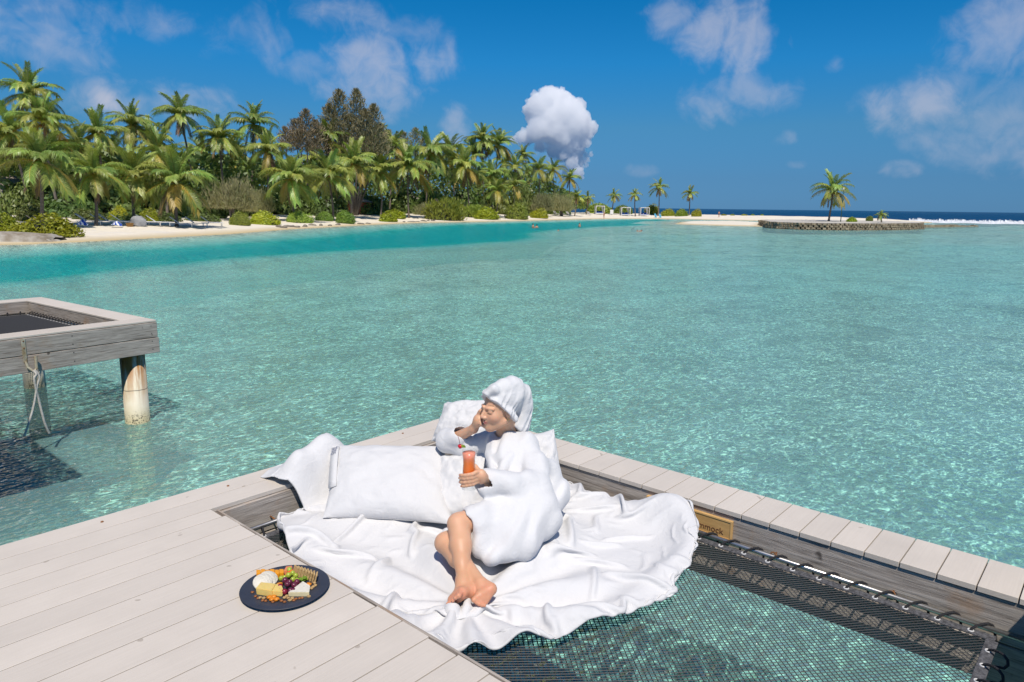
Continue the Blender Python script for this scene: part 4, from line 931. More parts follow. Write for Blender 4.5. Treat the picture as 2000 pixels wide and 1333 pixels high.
# daybeds with white frames
def daybed(px, d, label):
    g = col_at(px, d); r = empty('beach_daybed', tuple(g), label, 'daybed', 'white framed daybeds', rz=-YAW+.05); w, h = 1.2, 2.25
    for (x, y) in ((-w, -w), (w, -w), (-w, w), (w, w)):
        a = MB().box(x-.07, x+.07, y-.07, y+.07, 0, h); inst('post', mkmesh('post', a.V, a.F, M_WHITE), r)
    a = MB().box(-w-.07, w+.07, -w-.07, -w+.07, h, h+.15).box(-w-.07, w+.07, w-.07, w+.07, h, h+.15).box(-w-.07, -w+.07, -w+.08, w-.08, h, h+.15).box(w-.07, w+.07, -w+.08, w-.08, h, h+.15).box(-w+.08, w-.08, -w+.08, w-.08, h+.10, h+.12); inst('canopy', mkmesh('canopy', a.V, a.F, M_WHITE), r)
    a = MB().box(-w+.1, w-.1, -w+.12, w-.1, .18, .38); inst('base', mkmesh('base', a.V, a.F, M_WHITE), r)
    a = MB().box(-w+.14, w-.14, -w+.16, w-.14, .385, .55, .05); MT = inst('mattress', mkmesh('mattress', a.V, a.F, M_BLUE), r)
    for x in (-.55, .45):
        a = MB().box(x-.4, x+.4, .4, .75, .56, .95, .08); inst('cushion', mkmesh('cushion', a.V, a.F, M_BLUE), MT)
    for x in (-w+.12, w-.12):
        s = 1 if x < 0 else -1; a = MB().add([(x, w-.2, h), (x+s*.55, w-.2, h), (x+s*.12, w-.25, 1.2), (x, w-.25, 1.2), (x+s*.12, w-.2, .5), (x, w-.2, .5)], [(0, 1, 2, 3), (3, 2, 4, 5)]); inst('curtain', mkmesh('curtain', a.V, a.F, M_CURT), r)
daybed(1168, 205, 'white framed daybed with blue cushions, left of the three'); daybed(1218, 205, 'white framed daybed with blue cushions, middle of the three'); daybed(1255, 207, 'white framed daybed with blue cushions, right of the three')
g = col_at(1192, 203); o = MB().box(-.45, .45, -.04, .04, .35, 1.55).box(-.35, -.28, -.03, .03, 0, .35).box(.28, .35, -.03, .03, 0, .35).V
r = empty('notice_board', tuple(g), 'small white notice board standing between two daybeds', 'board', rz=-YAW)
a = MB().box(-.45, .45, -.04, .04, .35, 1.55); inst('panel', mkmesh('panel', a.V, a.F, M_WHITE), r)
for x in (-.3, .3): a = MB().box(x-.04, x+.04, -.03, .03, 0, .345); inst('leg', mkmesh('leg', a.V, a.F, M_WHITE), r)
for px, lab in ((1278, 'pale blue swim ring on the sand, left of two'), (1287, 'pale blue swim ring on the sand, right of two')):
    g = col_at(px, 202); V, F = [], []
    for i in range(18):
        for j in range(8):
            a, b = i/18*6.2832, j/8*6.2832; V.append(((.5+.17*math.cos(b))*math.cos(a), (.5+.17*math.cos(b))*math.sin(a), .17*math.sin(b)))
            F.append((i*8+j, i*8+(j+1) % 8, ((i+1) % 18)*8+(j+1) % 8, ((i+1) % 18)*8+j))
    o = inst('swim_ring', mkmesh('swim_ring', V, F, M_AQUA, True)); o.location = g+Vector((0, 0, .5)); o.rotation_euler = (1.2, 0, .3); tag(o, lab, 'swim ring')

# ------------------------------------------------------------------ walled islet with a palm and a lamp post
IS = [(120.2, 48.6), (112.5, 45.2), (108.7, 42.0), (107.4, 38.5), (108.6, 35.0), (112.0, 32.4), (116.3, 30.6), (121.5, 28.8), (127.0, 27.8), (134.0, 27.6), (141.0, 29.0), (147.0, 33.0), (150.0, 39.0), (149, 46.0), (143.0, 52.0), (134.0, 54.0), (126.0, 52.0)]
IZ = 1.02
def ring_pts(P, step):
    out = []
    for i in range(len(P)):
        a, b = Vector((*P[i], 0)), Vector((*P[(i+1) % len(P)], 0)); m = max(1, int((b-a).length/step))
        out += [a.lerp(b, k/m) for k in range(m)]
    return out
c0 = Vector((128, 40, 0)); isl = empty('walled_islet', tuple(c0), 'small round islet ringed by a low coral stone wall', 'islet')
rs = random.Random(12); mb = MB(); ring = ring_pts(IS, .62)
for row in range(4):
    for i, p in enumerate(ring):
        q = ring[(i+1) % len(ring)]; t = (q-p).normalized(); nn = Vector((t.y, -t.x, 0))
        if (p-c0).dot(nn) < 0: nn = -nn
        c = p.lerp(q, .5+(.5 if row % 2 else 0))+nn*rs.uniform(-.08, .10)-nn*(.07*row); z0 = -.25+row*.315; l = .31*rs.uniform(.75, 1.12); hh = .155*rs.uniform(.85, 1.1); dp = .28
        pts = []
        for (a, b_, e) in ((-1, -1, -1), (1, -1, -1), (1, 1, -1), (-1, 1, -1), (-1, -1, 1), (1, -1, 1), (1, 1, 1), (-1, 1, 1)):
            pts.append(c+t*(a*l*rs.uniform(.7, 1))+nn*(b_*dp*rs.uniform(.75, 1))+Vector((0, 0, z0+.157+e*hh*rs.uniform(.75, 1.05))))
        mb.add(pts, [(0, 3, 2, 1), (4, 5, 6, 7), (0, 1, 5, 4), (1, 2, 6, 5), (2, 3, 7, 6), (3, 0, 4, 7)])
M_WALLST = pbr('coral_stone_wall', (0.42, 0.34, 0.225), 0.95, col2=(0.19, 0.145, 0.09), vscale=1.2, bump=1.0, bscale=6.0)
o = mb.obj('wall_stones', M_WALLST, isl); o['kind'] = 'stuff'
core = [p+(c0-p).normalized()*.35 for p in ring]
V = [(p.x, p.y, -.4) for p in core]+[(p.x, p.y, IZ-.06) for p in core]; L = len(core)
obj('wall_core', V, [(i, (i+1) % L, L+(i+1) % L, L+i) for i in range(L)], M_ROCK, isl)
V = [(c0.x, c0.y, IZ+.10)]; nrg = 8
for k in range(1, nrg+1):
    for p in core: q = c0.lerp(p, k/nrg); V.append((q.x, q.y, IZ-.02+.10*(1-k/nrg)+.12*(float(fbm(np.array(q.x), np.array(q.y), .5))-.45)*(k < nrg)))
F = [(0, 1+i, 1+(i+1) % L) for i in range(L)]+[(1+(k-1)*L+i, 1+k*L+i, 1+k*L+(i+1) % L, 1+(k-1)*L+(i+1) % L) for k in range(1, nrg) for i in range(L)]
M_ISAND = pbr('islet_sand', (0.58, 0.54, 0.47), 0.95, col2=(0.44, 0.40, 0.34), vscale=.8, bump=.5, bscale=3.0)
obj('sand_top', V, F, M_ISAND, isl, True)
_gz = gz
def gz(x, y): return IZ+0.06 if (sdpoly(np.array([float(x)]), np.array([float(y)]), IS)[0] > 0) else _gz(x, y)
palm(1627, 374, 118, 52, 501, 'lone palm on the walled islet with browning lower fronds', nf=26, lean=-.035)
palm(1721, 421, 116, 17, 503, 'small bushy young palm near the right end of the islet', nf=18, nuts=False, young=True, lean=0.0)
shrub(1662, 421, 431, 26, 117, 'lime', 'low bright-green bush right of the islet lamp post', seed=31)
shrub(1697, 419, 427, 14, 128, 'clip', 'tiny green bush left of the young islet palm', seed=32)
g = col_at(1641, 115.5); lp = empty('lamp_post', tuple(g), 'thin dark green lamp post beside the islet palm', 'lamp post')
ht = atd(1645, 372, 115.5).z-g.z
a = MB().tube([(0, 0, 0), (0, 0, ht)], [.075, .05], 8); inst('pole', mkmesh('pole', a.V, a.F, M_GREENP, True), lp)
V, F = lathe([(.05, ht), (.16, ht+.06), (.15, ht+.3), (.05, ht+.4), (0, ht+.42)], 10, (0, 0, 0), True, False); inst('lamp_head', mkmesh('lamp_head', V, F, M_WHITE, True), lp)
rs = random.Random(5)
mb = MB()
jet = empty('stone_groyne', tuple(at(1850, 444, 0)), 'low ruined stone groyne running off the right side of the islet', 'groyne')
for k in range(46):
    px = 1792+k*2.5; p = at(px, 445-.004*(px-1792)*5, 0); h = .42 if px < 1866 else .25*rs.uniform(.3, 1.2)
    V, F = boxg(-.42, .42, -.5, .5, -.3, h, 0); a = rs.uniform(-.2, .2)-YAW; ca, sa = math.cos(a), math.sin(a)
    mb.add([(p.x+x*ca-y*sa, p.y+x*sa+y*ca, z+rs.uniform(-.05, .05)) for x, y, z in V], F)
o = mb.obj('stones', M_WALLST, jet); o['kind'] = 'stuff'
# ocean-side wall behind the sandbank, low scrub on it
mb = MB()
bank = empty('stone_bank', tuple(col_at(1500, 215)), 'low dark stone bank along the far side of the sandbank', 'bank')
for k in range(150):
    px = 1385+k*2.75; d = 232-.06*(px-1385); p = col_at(px, d); hb = .50
    V, F = boxg(-.55, .55, -.5, .5, -.4, hb*rs.uniform(.6, 1.1), 0); mb.add([(p.x+x, p.y+y, p.z+z) for x, y, z in V], F)
o = mb.obj('stones', M_WALLST, bank); o['kind'] = 'stuff'
for i, (px, w, lab) in enumerate([(1412, 14, 'first low green scrub patch from the left on the sandbank'), (1428, 11, 'second low green scrub patch from the left on the sandbank'), (1452, 16, 'third low green scrub patch from the left on the sandbank'), (1468, 10, 'fourth low green scrub patch from the left on the sandbank'), (1486, 9, 'last low green scrub patch on the sandbank beside the islet wall')]):
    shrub(px, 417.5, 421, w, 208, 'lime', lab, seed=50+i, group='scrub on the sandbank')
# surf on the reef
rs = np.random.RandomState(2); V, F = [], []
nx, ny = 420, 9
A0, A1 = at(1775, 434.2, 0), at(2250, 443.0, 0)
for j in range(ny):
    for i in range(nx):
        t = i/(nx-1); p = A0.lerp(A1, t)*(1.0); s = j/(ny-1); q = p+p.normalized()*(s*26-3+4*math.sin(t*31))
        hgt_ = .05+(.75*math.exp(-((s-.62)/.16)**2)+.35*math.exp(-((s-.2)/.12)**2))*(.45+.9*rs.rand())*(.5+.8*float(fbm(np.array(t*40), np.array(1.0*j), 1.0)))
        V.append((q.x, q.y, hgt_ if 0 < j < ny-1 else .01))
F = [(j*nx+i, j*nx+i+1, (j+1)*nx+i+1, (j+1)*nx+i) for j in range(ny-1) for i in range(nx-1)]
M_FOAM = pbr('surf_foam', (0.84, 0.86, 0.88), 0.8, 0.25, .5)
o = obj('surf', V, F, M_FOAM); tag(o, 'white surf breaking along the reef at the right', 'surf', kind='stuff')

# ------------------------------------------------------------------ the towering cumulus
def sdf_mesh(name, mn, mx, vox, fn, mat, smooth=True):
    mn = np.array(mn, float); mx = np.array(mx, float); dims = np.ceil((mx-mn)/vox).astype(int)+1
    ax = [mn[i]+vox*np.arange(dims[i]) for i in range(3)]
    D_ = fn(*np.meshgrid(*ax, indexing='ij')).astype(np.float32)
    g = vdb.FloatGrid(); g.background = float(3*vox); g.copyFromArray(np.ascontiguousarray(np.clip(D_, -3*vox, 3*vox)))
    pts, quads = g.convertToQuads(isovalue=0.0)
    return pts.astype(np.float64)*vox+mn, quads[:, ::-1].astype(np.int64)
_p3 = np.random.RandomState(8).rand(64, 64, 64).astype(np.float32)
def vn3(x, y, z):
    xi = np.floor(x).astype(int); yi = np.floor(y).astype(int); zi = np.floor(z).astype(int); fx = x-xi; fy = y-yi; fz = z-zi
    fx = fx*fx*(3-2*fx); fy = fy*fy*(3-2*fy); fz = fz*fz*(3-2*fz); g = lambda a, b, c: _p3[a & 63, b & 63, c & 63]
    l = lambda u, v, w: u*(1-w)+v*w
    return l(l(l(g(xi, yi, zi), g(xi+1, yi, zi), fx), l(g(xi, yi+1, zi), g(xi+1, yi+1, zi), fx), fy), l(l(g(xi, yi, zi+1), g(xi+1, yi, zi+1), fx), l(g(xi, yi+1, zi+1), g(xi+1, yi+1, zi+1), fx), fy), fz)
CDIST = 5200.0; CK = CDIST/FPX
puffs = [(1075, 208, 26), (1060, 222, 30), (1095, 215, 30), (1108, 232, 36), (1082, 240, 42), (1125, 250, 34), (1040, 226, 16), (1046, 214, 14), (1140, 262, 22), (1145, 285, 14), (1118, 282, 34), (1095, 262, 40), (1060, 262, 30), (1040, 272, 18), (1022, 276, 12), (1010, 280, 8),
         (1130, 300, 24), (1105, 305, 22), (1085, 300, 16), (1060, 292, 12), (1120, 320, 18), (1138, 318, 14), (1095, 322, 14), (1132, 338, 14), (1112, 338, 14), (1075, 326, 12), (1148, 305, 10), (1150, 270, 10), (1070, 196, 14), (1088, 194, 14)]
pw = []
rs = random.Random(21)
for (x, y, r_) in puffs:
    if x < 1096 and y > 310: continue
    pw.append((x, -y, rs.uniform(-16, 16) if not (x < 1096 and y > 284) else 16, r_*(.90 if y < 285 else .72)))
    for k in range(5):
        a = rs.uniform(0, 6.28); e = rs.uniform(-1, 1); q = r_*.85; pw.append((x+q*math.cos(a)*math.sqrt(1-e*e), -y+q*math.sin(a)*math.sqrt(1-e*e), e*q, r_*rs.uniform(.25, .45)))
def cloud_fn(X, Y, Z):
    d = np.full(X.shape, 1e3, np.float32)
    for (x, y, z, r_) in pw:
        m = (np.abs(X-x) < r_+9) & (np.abs(Y-y) < r_+9) & (np.abs(Z-z) < r_+9)
        if m.any():
            dd = np.sqrt((X[m]-x)**2+(Y[m]-y)**2+(Z[m]-z)**2)-r_; d[m] = np.minimum(d[m], dd)
    hole = np.sqrt(((X-1070)/24)**2+((Y+293)/18)**2+((Z+40)/34)**2); d = np.maximum(d, (1-hole)*20)
    return d+4.5*(vn3(X/9, Y/9, Z/9)-.5)+4.6*(vn3(X/4.2+7, Y/4.2, Z/4.2)-.5)+2.4*(vn3(X/2+3, Y/2, Z/2)-.5)
cv, cq = sdf_mesh('cloud', (985, -372, -62), (1182, -168, 62), 1.35, cloud_fn, None)
org = atd(1000, 400, CDIST)
W3 = np.outer(cv[:, 0]-1008, np.array(RGT_H)*CK)+np.outer(cv[:, 1]+400, np.array((0, 0, 1))*CK)+np.outer(cv[:, 2], np.array(FWD_H)*CK)
m, nt, out = new_mat('cumulus'); n = N(nt); M_CLOUD = m
nt.links.new(n('VolumeScatter', {'Color': (0.995, 0.995, 0.995, 1), 'Density': 0.024, 'Anisotropy': 0.0}).outputs[0], out.inputs[1])
o = inst('cumulus_cloud', mkmesh('cumulus_cloud', W3, cq, M_CLOUD, True)); o.location = org
tag(o, 'towering bright white cumulus cloud above the end of the grove', 'cloud', kind='stuff')
# ------------------------------------------------------------------ bedding: a small cloth solver drapes the sheets
m, nt, out = new_mat('white_cotton'); n = N(nt); M_COTTON = m
tc = n('TexCoord').outputs['Object']
b = n('BsdfPrincipled', {'Base Color': (0.675, 0.668, 0.665, 1), 'Roughness': 0.85, 'Specular IOR Level': 0.15, 'Sheen Weight': 0.15})
hgt = n.math('ADD', n.math('MULTIPLY', n.noise(tc, 16.0, 5.0, 0.62, 0.8), 1.0), n.math('MULTIPLY', n.noise(tc, 420.0, 1.0), 0.02))
n.put(b.inputs['Normal'], n('Bump', {'Strength': 0.45, 'Distance': 0.012, 'Height': hgt}))
nt.links.new(b.outputs[0], out.inputs[0])
m, nt, out = new_mat('white_terry'); n = N(nt); M_TERRY = m
tc = n('TexCoord').outputs['Object']
b = n('BsdfPrincipled', {'Base Color': (0.695, 0.69, 0.69, 1), 'Roughness': 0.95, 'Specular IOR Level': 0.05, 'Sheen Weight': 0.3})
hgt = n.math('ADD', n.math('MULTIPLY', n.noise(tc, 260.0, 2.0), 0.10), n.math('MULTIPLY', n.noise(tc, 22.0, 4.0, 0.6, 0.7), 1.0))
n.put(b.inputs['Normal'], n('Bump', {'Strength': 0.5, 'Distance': 0.010, 'Height': hgt}))
nt.links.new(b.outputs[0], out.inputs[0])

def curve(P, m):
    P = np.array(P, float); s = np.r_[0, np.cumsum(np.linalg.norm(np.diff(P, axis=0), axis=1))]; s /= s[-1]
    t = np.linspace(0, 1, m)
    # smooth through the points
    Q = np.stack([np.interp(t, s, P[:, k]) for k in range(P.shape[1])], 1)
    for _ in range(6): Q[1:-1] = .25*Q[:-2]+.5*Q[1:-1]+.25*Q[2:]
    return Q
def coons(bot, right, top, left, nu, nv):
    """bot: u at v=0, top: u at v=1, left: v at u=0, right: v at u=1"""
    c0, c1, d0, d1 = curve(bot, nu), curve(top, nu), curve(left, nv), curve(right, nv)
    u = np.linspace(0, 1, nu)[None, :, None]; v = np.linspace(0, 1, nv)[:, None, None]
    S = (1-v)*c0[None]+v*c1[None]+(1-u)*d0[:, None]+u*d1[:, None]
    return S-((1-u)*(1-v)*c0[0]+u*(1-v)*c0[-1]+(1-u)*v*c1[0]+u*v*c1[-1])
def drape(S, hf, grow, steps, iters, seed, amp=0.01, pin=0.5, bend=0.35, grav=0.0009, thick=0.004, growmap=None):
    """position based cloth on a height field; rest lengths exceed the footprint so that it wrinkles"""
    nv, nu = S.shape[:2]; rs = np.random.RandomState(seed); X = S.copy()
    nzm = np.zeros((nv, nu))
    for sc, a in ((5, 1.0), (11, .7), (23, .4)):
        U, Vv = np.meshgrid(np.arange(nu)/nu*sc+rs.rand()*50, np.arange(nv)/nv*sc+rs.rand()*50); nzm += a*(vnoise(U, Vv)-.5)
    X[..., 2] = np.maximum(X[..., 2], hf(X[..., 0], X[..., 1]))+.012+amp*(nzm+1)
    gm = np.full((nv, nu), grow) if growmap is None else growmap
    cons = []
    def addc(di, dj, stiff, gr):
        A = S[max(0, -di):nv-max(0, di), max(0, -dj):nu-max(0, dj)]; B = S[max(0, di):nv+min(0, di), max(0, dj):nu+min(0, dj)]
        g_ = gm[max(0, -di):nv-max(0, di), max(0, -dj):nu-max(0, dj)]
        L0 = np.linalg.norm(B[..., :2]-A[..., :2], axis=-1)*(1+g_*gr)
        cons.append((di, dj, L0, stiff))
    addc(0, 1, 1.0, 1); addc(1, 0, 1.0, 1); addc(1, 1, .5, 1); addc(1, -1, .5, 1); addc(0, 3, bend, .9); addc(3, 0, bend, .9)
    Vel = np.zeros_like(X); B0 = S[..., :2].copy()
    edge = np.zeros((nv, nu), bool); edge[0] = edge[-1] = True; edge[:, 0] = edge[:, -1] = True
    for st in range(steps):
        Vel *= 0.94; Vel[..., 2] -= grav; P0 = X.copy(); X = X+Vel
        for it in range(iters):
            for (di, dj, L0, k) in cons:
                a = (slice(max(0, -di), nv-max(0, di)), slice(max(0, -dj), nu-max(0, dj))); b_ = (slice(max(0, di), nv+min(0, di)), slice(max(0, dj), nu+min(0, dj)))
                dlt = X[b_]-X[a]; L = np.linalg.norm(dlt, axis=-1)+1e-9
                c = dlt*((L-L0)/L*0.5*k*0.42)[..., None]
                X[a] += c; X[b_] -= c
            X[edge, :2] += (B0[edge]-X[edge, :2])*pin
        h = hf(X[..., 0], X[..., 1])+thick; low = X[..., 2] < h
        X[..., 2] = np.where(low, h, X[..., 2]); Vel = X-P0
        Vel[low] *= 0.55
    return X
def sheet_obj(name, X, mat, parent, thick=0.006, sub=1):
    nv, nu = X.shape[:2]; i = np.arange(nv-1)[:, None]*nu+np.arange(nu-1)[None]
    F = np.stack([i, i+1, i+nu+1, i+nu], -1).reshape(-1, 4)
    o = obj(name, X.reshape(-1, 3), F, mat, parent, True)
    s = o.modifiers.new('thick', 'SOLIDIFY'); s.thickness = thick; s.offset = -1
    if sub: sb = o.modifiers.new('sub', 'SUBSURF'); sb.levels = sub; sb.render_levels = sub
    return o
bump2 = lambda x, y, cx, cy, rx, ry, a=0.0: np.exp(-((((x-cx)*math.cos(a)+(y-cy)*math.sin(a))/rx)**2+((-(x-cx)*math.sin(a)+(y-cy)*math.cos(a))/ry)**2))
def duvet_h(x, y):
    z = 1.222+.0*x
    z = z+.070*sst((1.74-x)/.20)                                     # up onto the deck edge
    z = z+.155*bump2(x, y, 3.16, 1.66, .12, .17)+.09*bump2(x, y, 3.02, 1.48, .15, .09, .5)+.05*bump2(x, y, 2.72, 1.42, .25, .06, -.05)  # bunched right hem
    z = z+.035*bump2(x, y, 2.2, 1.48, .35, .06, -.3)+.05*bump2(x, y, 3.10, 2.05, .10, .35)
    z = z+.07*bump2(x, y, 2.50, 2.0, .38, .30)+.10*bump2(x, y, 3.05, 2.75, .2, .4)+.06*bump2(x, y, 1.72, 2.85, .10, .25, .2)
    z = z+.05*(fbm(x, y, 3.2, 3)-.45)+.05*bump2(x, y, 2.15, 2.85, .40, .22, -.35)
    fx, fy = 1.90, 1.90                                              # folds fan out from under the feet
    th = np.arctan2(y-fy, x-fx); rr = np.hypot(x-fx, y-fy)
    z = z+.030*np.sin(th*11+3*fbm(x, y, 1.5, 2))*np.exp(-((rr-.42)/.28)**2)*sst(rr/.15)
    return z
duvet = empty('white_duvet', (2.3, 2.2, NZ), 'crumpled white duvet spread over the hammock net under the reclining person', 'duvet')
NU = 118
S = coons([(1.83, 3.20), (1.70, 2.97), (1.60, 2.72), (1.540, 2.45), (1.535, 2.15), (1.585, 1.86), (1.655, 1.735)],
          [(1.655, 1.735), (1.85, 1.59), (2.02, 1.482), (2.21, 1.40), (2.54, 1.325), (2.82, 1.37), (2.98, 1.41)],
          [(3.19, 2.9), (3.19, 2.5), (3.19, 2.2), (3.205, 1.95), (3.21, 1.75), (3.20, 1.6), (3.10, 1.49), (2.98, 1.41)],
          [(1.83, 3.20), (2.3, 3.17), (2.8, 3.13), (3.19, 2.9)], NU, NU)
S = np.concatenate([S, np.zeros(S.shape[:2]+(1,))], -1)
gm = .13+.16*fbm(S[..., 0], S[..., 1], 2.0, 3)
X = drape(S, duvet_h, .12, 90, 6, 4, amp=.03, growmap=gm, bend=.16)
sheet_obj('sheet', X, M_COTTON, duvet, .012)

root_surf = {}
def pillow(name, BL, BR, TR, TL, T, label, seed, mat=M_COTTON, nu=64, wr=1.0, p=2.6):
    """a stuffed pillow whose seam runs through four corners; T is the bulge"""
    BL, BR, TR, TL = [np.array(q, float) for q in (BL, BR, TR, TL)]; c = (BL+BR+TR+TL)/4
    nrm = np.cross(BR-BL, TL-BL); nrm /= np.linalg.norm(nrm)
    root = empty(name, tuple(c-np.array((0, 0, .1))), label, 'pillow')
    u = np.linspace(-1, 1, nu); U, Vv = np.meshgrid(u, u); Vs = []; rs = np.random.RandomState(seed); o1, o2 = rs.rand(2)*40
    uu = np.sin(U*math.pi/2); vv = np.sin(Vv*math.pi/2)
    pin = 1-.09*(1-np.abs(vv)**2)*np.abs(uu)**4; piv = 1-.09*(1-np.abs(uu)**2)*np.abs(vv)**4
    a, b_ = (uu*pin+1)/2, (vv*piv+1)/2
    base = (1-a)[..., None]*((1-b_)[..., None]*BL+b_[..., None]*TL)+a[..., None]*((1-b_)[..., None]*BR+b_[..., None]*TR)
    prof = ((1-np.abs(uu)**p)*(1-np.abs(vv)**p))**.55
    w = fbm(uu*2.1+o1, vv*2.1+o2, 1.6, 4)-.45; rad = np.sin((np.arctan2(np.abs(vv)-1.05, np.abs(uu)-1.05))*9+3*w)*np.exp(-(((np.abs(uu)-1)**2+(np.abs(vv)-1)**2)/.20))
    disp = prof*T*(1+.35*w*wr)+.010*wr*rad*prof+.014*wr*w*(prof > 0)
    for s in (1, -1): Vs.append((base+nrm*(s*(disp if s > 0 else prof*T*.8))[..., None]).reshape(-1, 3))
    V = np.vstack(Vs); i = (np.arange(nu-1)[:, None]*nu+np.arange(nu-1)[None]).ravel(); k = nu*nu
    F = np.vstack([np.stack([i, i+1, i+nu+1, i+nu], 1), np.stack([i+k, i+nu+k, i+nu+1+k, i+1+k], 1)])
    bm = bmesh.new(); me = mkmesh('cover', V, F, mat, True); bm.from_mesh(me); bmesh.ops.remove_doubles(bm, verts=bm.verts, dist=.0004); bm.to_mesh(me); bm.free()
    me.polygons.foreach_set('use_smooth', np.ones(len(me.polygons), bool)); me.transform(Matrix.Translation(-root.location)); inst('cover', me, root)
    def surf(u_, v_, off=0.0):
        a_, b__ = (u_+1)/2, (v_+1)/2; p_ = (1-a_)*((1-b__)*BL+b__*TL)+a_*((1-b__)*BR+b__*TR)
        return Vector(p_+nrm*(((1-abs(u_)**p)*(1-abs(v_)**p))**.55*T+off))
    root_surf[root.name] = surf
    return root
pil1 = pillow('pillow', at(630, 1012, 1.265), at(888, 1026, 1.28), at(872, 872, 1.52), at(640, 872, 1.49), .105, 'large smooth white pillow lying left of the person against the deck rim', 11, wr=.8, p=2.5)
pil2 = pillow('pillow', atd(842, 862, 3.95), atd(960, 872, 3.85), atd(962, 782, 4.05), atd(868, 788, 4.15), .09, 'white pillow propped in the corner behind the raised forearm', 12)
pil4 = pillow('pillow', at(838, 1018, 1.27), at(955, 1008, 1.30), atd(955, 885, 3.62), at(842, 890, 1.47), .07, 'white pillow wedged between the large smooth pillow and the drink', 14, wr=1.2)
pil3 = pillow('pillow', atd(1000, 985, 3.58), atd(1108, 962, 3.66), atd(1082, 838, 3.86), atd(1000, 850, 3.80), .085, 'crumpled white pillow behind the back of the person', 13, wr=1.5)
# crumpled pillowcase end hanging over the rim, with its turned flap
def rim_h(x, y):
    top = np.where(y > HY1-.0, DZ+.006, NZ+.05)
    top = np.maximum(top, NZ+.05+(DZ-NZ-.05)*sst((y-HY1+.12)/.12))
    return top+.20*bump2(x, y, 2.22, 3.36, .15, .15)+.11*bump2(x, y, 2.02, 3.34, .09, .10)+.05*(fbm(x, y, 6.0, 3)-.45)
def w2(px, py, z): q = at(px, py, z); return (q.x, q.y)
S2 = coons([w2(508, 930, 1.36), w2(548, 946, 1.36), w2(580, 950, 1.36), w2(600, 985, 1.27)],
           [w2(600, 985, 1.27), w2(625, 1010, 1.27), w2(660, 1006, 1.28)],
           [w2(556, 905, 1.37), w2(600, 872, 1.46), w2(640, 864, 1.5), w2(690, 866, 1.5), w2(660, 1006, 1.28)][0:4]+[w2(670, 940, 1.42), w2(660, 1006, 1.28)],
           [w2(508, 930, 1.36), w2(530, 918, 1.36), w2(556, 905, 1.37)], 60, 60)
S2 = np.concatenate([S2, np.zeros(S2.shape[:2]+(1,))], -1)
X2 = drape(S2, rim_h, .26, 80, 5, 8, amp=.03, bend=.10)
sheet_obj('case_end', X2, M_COTTON, pil1, .006)
sf = root_surf[pil1.name]; tt = np.linspace(.80, -.40, 9)
fl = [sf(-.90, t, .010) for t in tt]; fr_ = [sf(-.76, t, .010) for t in tt]
fo = obj('case_flap', fl+fr_, [(i, i+1, 10+i, 9+i) for i in range(8)], M_COTTON, pil1, True); fo.modifiers.new('t', 'SOLIDIFY').thickness = .004
M_MARK = pbr('laundry_mark', (0.22, 0.23, 0.30), .9)
d0 = (fl[1]-fl[3]).normalized(); x0 = (fr_[2]-fl[2]).normalized(); nn = x0.cross(d0).normalized()
mt = Matrix(((-d0.x, x0.x, nn.x, 0), (-d0.y, x0.y, nn.y, 0), (-d0.z, x0.z, nn.z, 0), (0, 0, 0, 1))); mt.translation = fl[2].lerp(fr_[2], .15)+nn*.006
text_obj('laundry_mark', '205', .042, M_MARK, fo, mt, .0003)
# ------------------------------------------------------------------ people: signed-distance modelling
class Field:
    def __init__(s, mn, mx, vox):
        s.mn = np.array(mn, float); s.vox = vox; s.dim = np.ceil((np.array(mx)-s.mn)/vox).astype(int)+1
        s.D = np.full(s.dim, 1.0, np.float32); s.ax = [s.mn[i]+vox*np.arange(s.dim[i]) for i in range(3)]
    def sub(s, lo, hi):
        i0 = np.clip(np.floor((np.array(lo)-s.mn)/s.vox).astype(int), 0, s.dim-1); i1 = np.clip(np.ceil((np.array(hi)-s.mn)/s.vox).astype(int)+1, 1, s.dim)
        sl = tuple(slice(a, b) for a, b in zip(i0, i1)); return sl, np.stack(np.meshgrid(*[s.ax[k][sl[k]] for k in range(3)], indexing='ij'), -1)
    def put(s, sl, d, k, op='u'):
        a = s.D[sl]; d = d.astype(np.float32)
        if op == 's': d = -d; h = np.clip(.5+.5*(d-a)/k, 0, 1) if k > 0 else (d > a).astype(np.float32); s.D[sl] = a*(1-h)+d*h+(k*h*(1-h) if k > 0 else 0); return
        if k <= 0: s.D[sl] = np.minimum(a, d); return
        h = np.clip(.5+.5*(a-d)/k, 0, 1); s.D[sl] = a*(1-h)+d*h-k*h*(1-h)
    def cone(s, a, b, ra, rb, k=.01, op='u'):
        a, b = np.array(a, float), np.array(b, float); m = max(ra, rb)+k+3*s.vox
        sl, P = s.sub(np.minimum(a, b)-m, np.maximum(a, b)+m); e = b-a; t = np.clip(((P-a)@e)/max(e@e, 1e-12), 0, 1)
        s.put(sl, np.linalg.norm(P-a-t[..., None]*e, axis=-1)-(ra+(rb-ra)*t), k, op)
    def chain(s, pts, rr, k=.01):
        for i in range(len(pts)-1): s.cone(pts[i], pts[i+1], rr[i], rr[i+1], k)
    def ell(s, c, r, k=.01, M=None, op='u'):
        c, r = np.array(c, float), np.array(r, float); m = r.max()+k+3*s.vox; sl, P = s.sub(c-m, c+m); q = P-c
        if M is not None: q = q@M.T                      # rows of M: local axes
        k0 = np.linalg.norm(q/r, axis=-1); k1 = np.linalg.norm(q/(r*r), axis=-1)+1e-9; s.put(sl, k0*(k0-1)/k1, k, op)
    def mesh(s):
        g_ = vdb.FloatGrid(); w = 4*s.vox; g_.background = w; g_.copyFromArray(np.ascontiguousarray(np.clip(s.D, -w, w)))
        p, q = g_.convertToQuads(isovalue=0.0); return p.astype(np.float64)*s.vox+s.mn, q[:, ::-1].astype(np.int64)
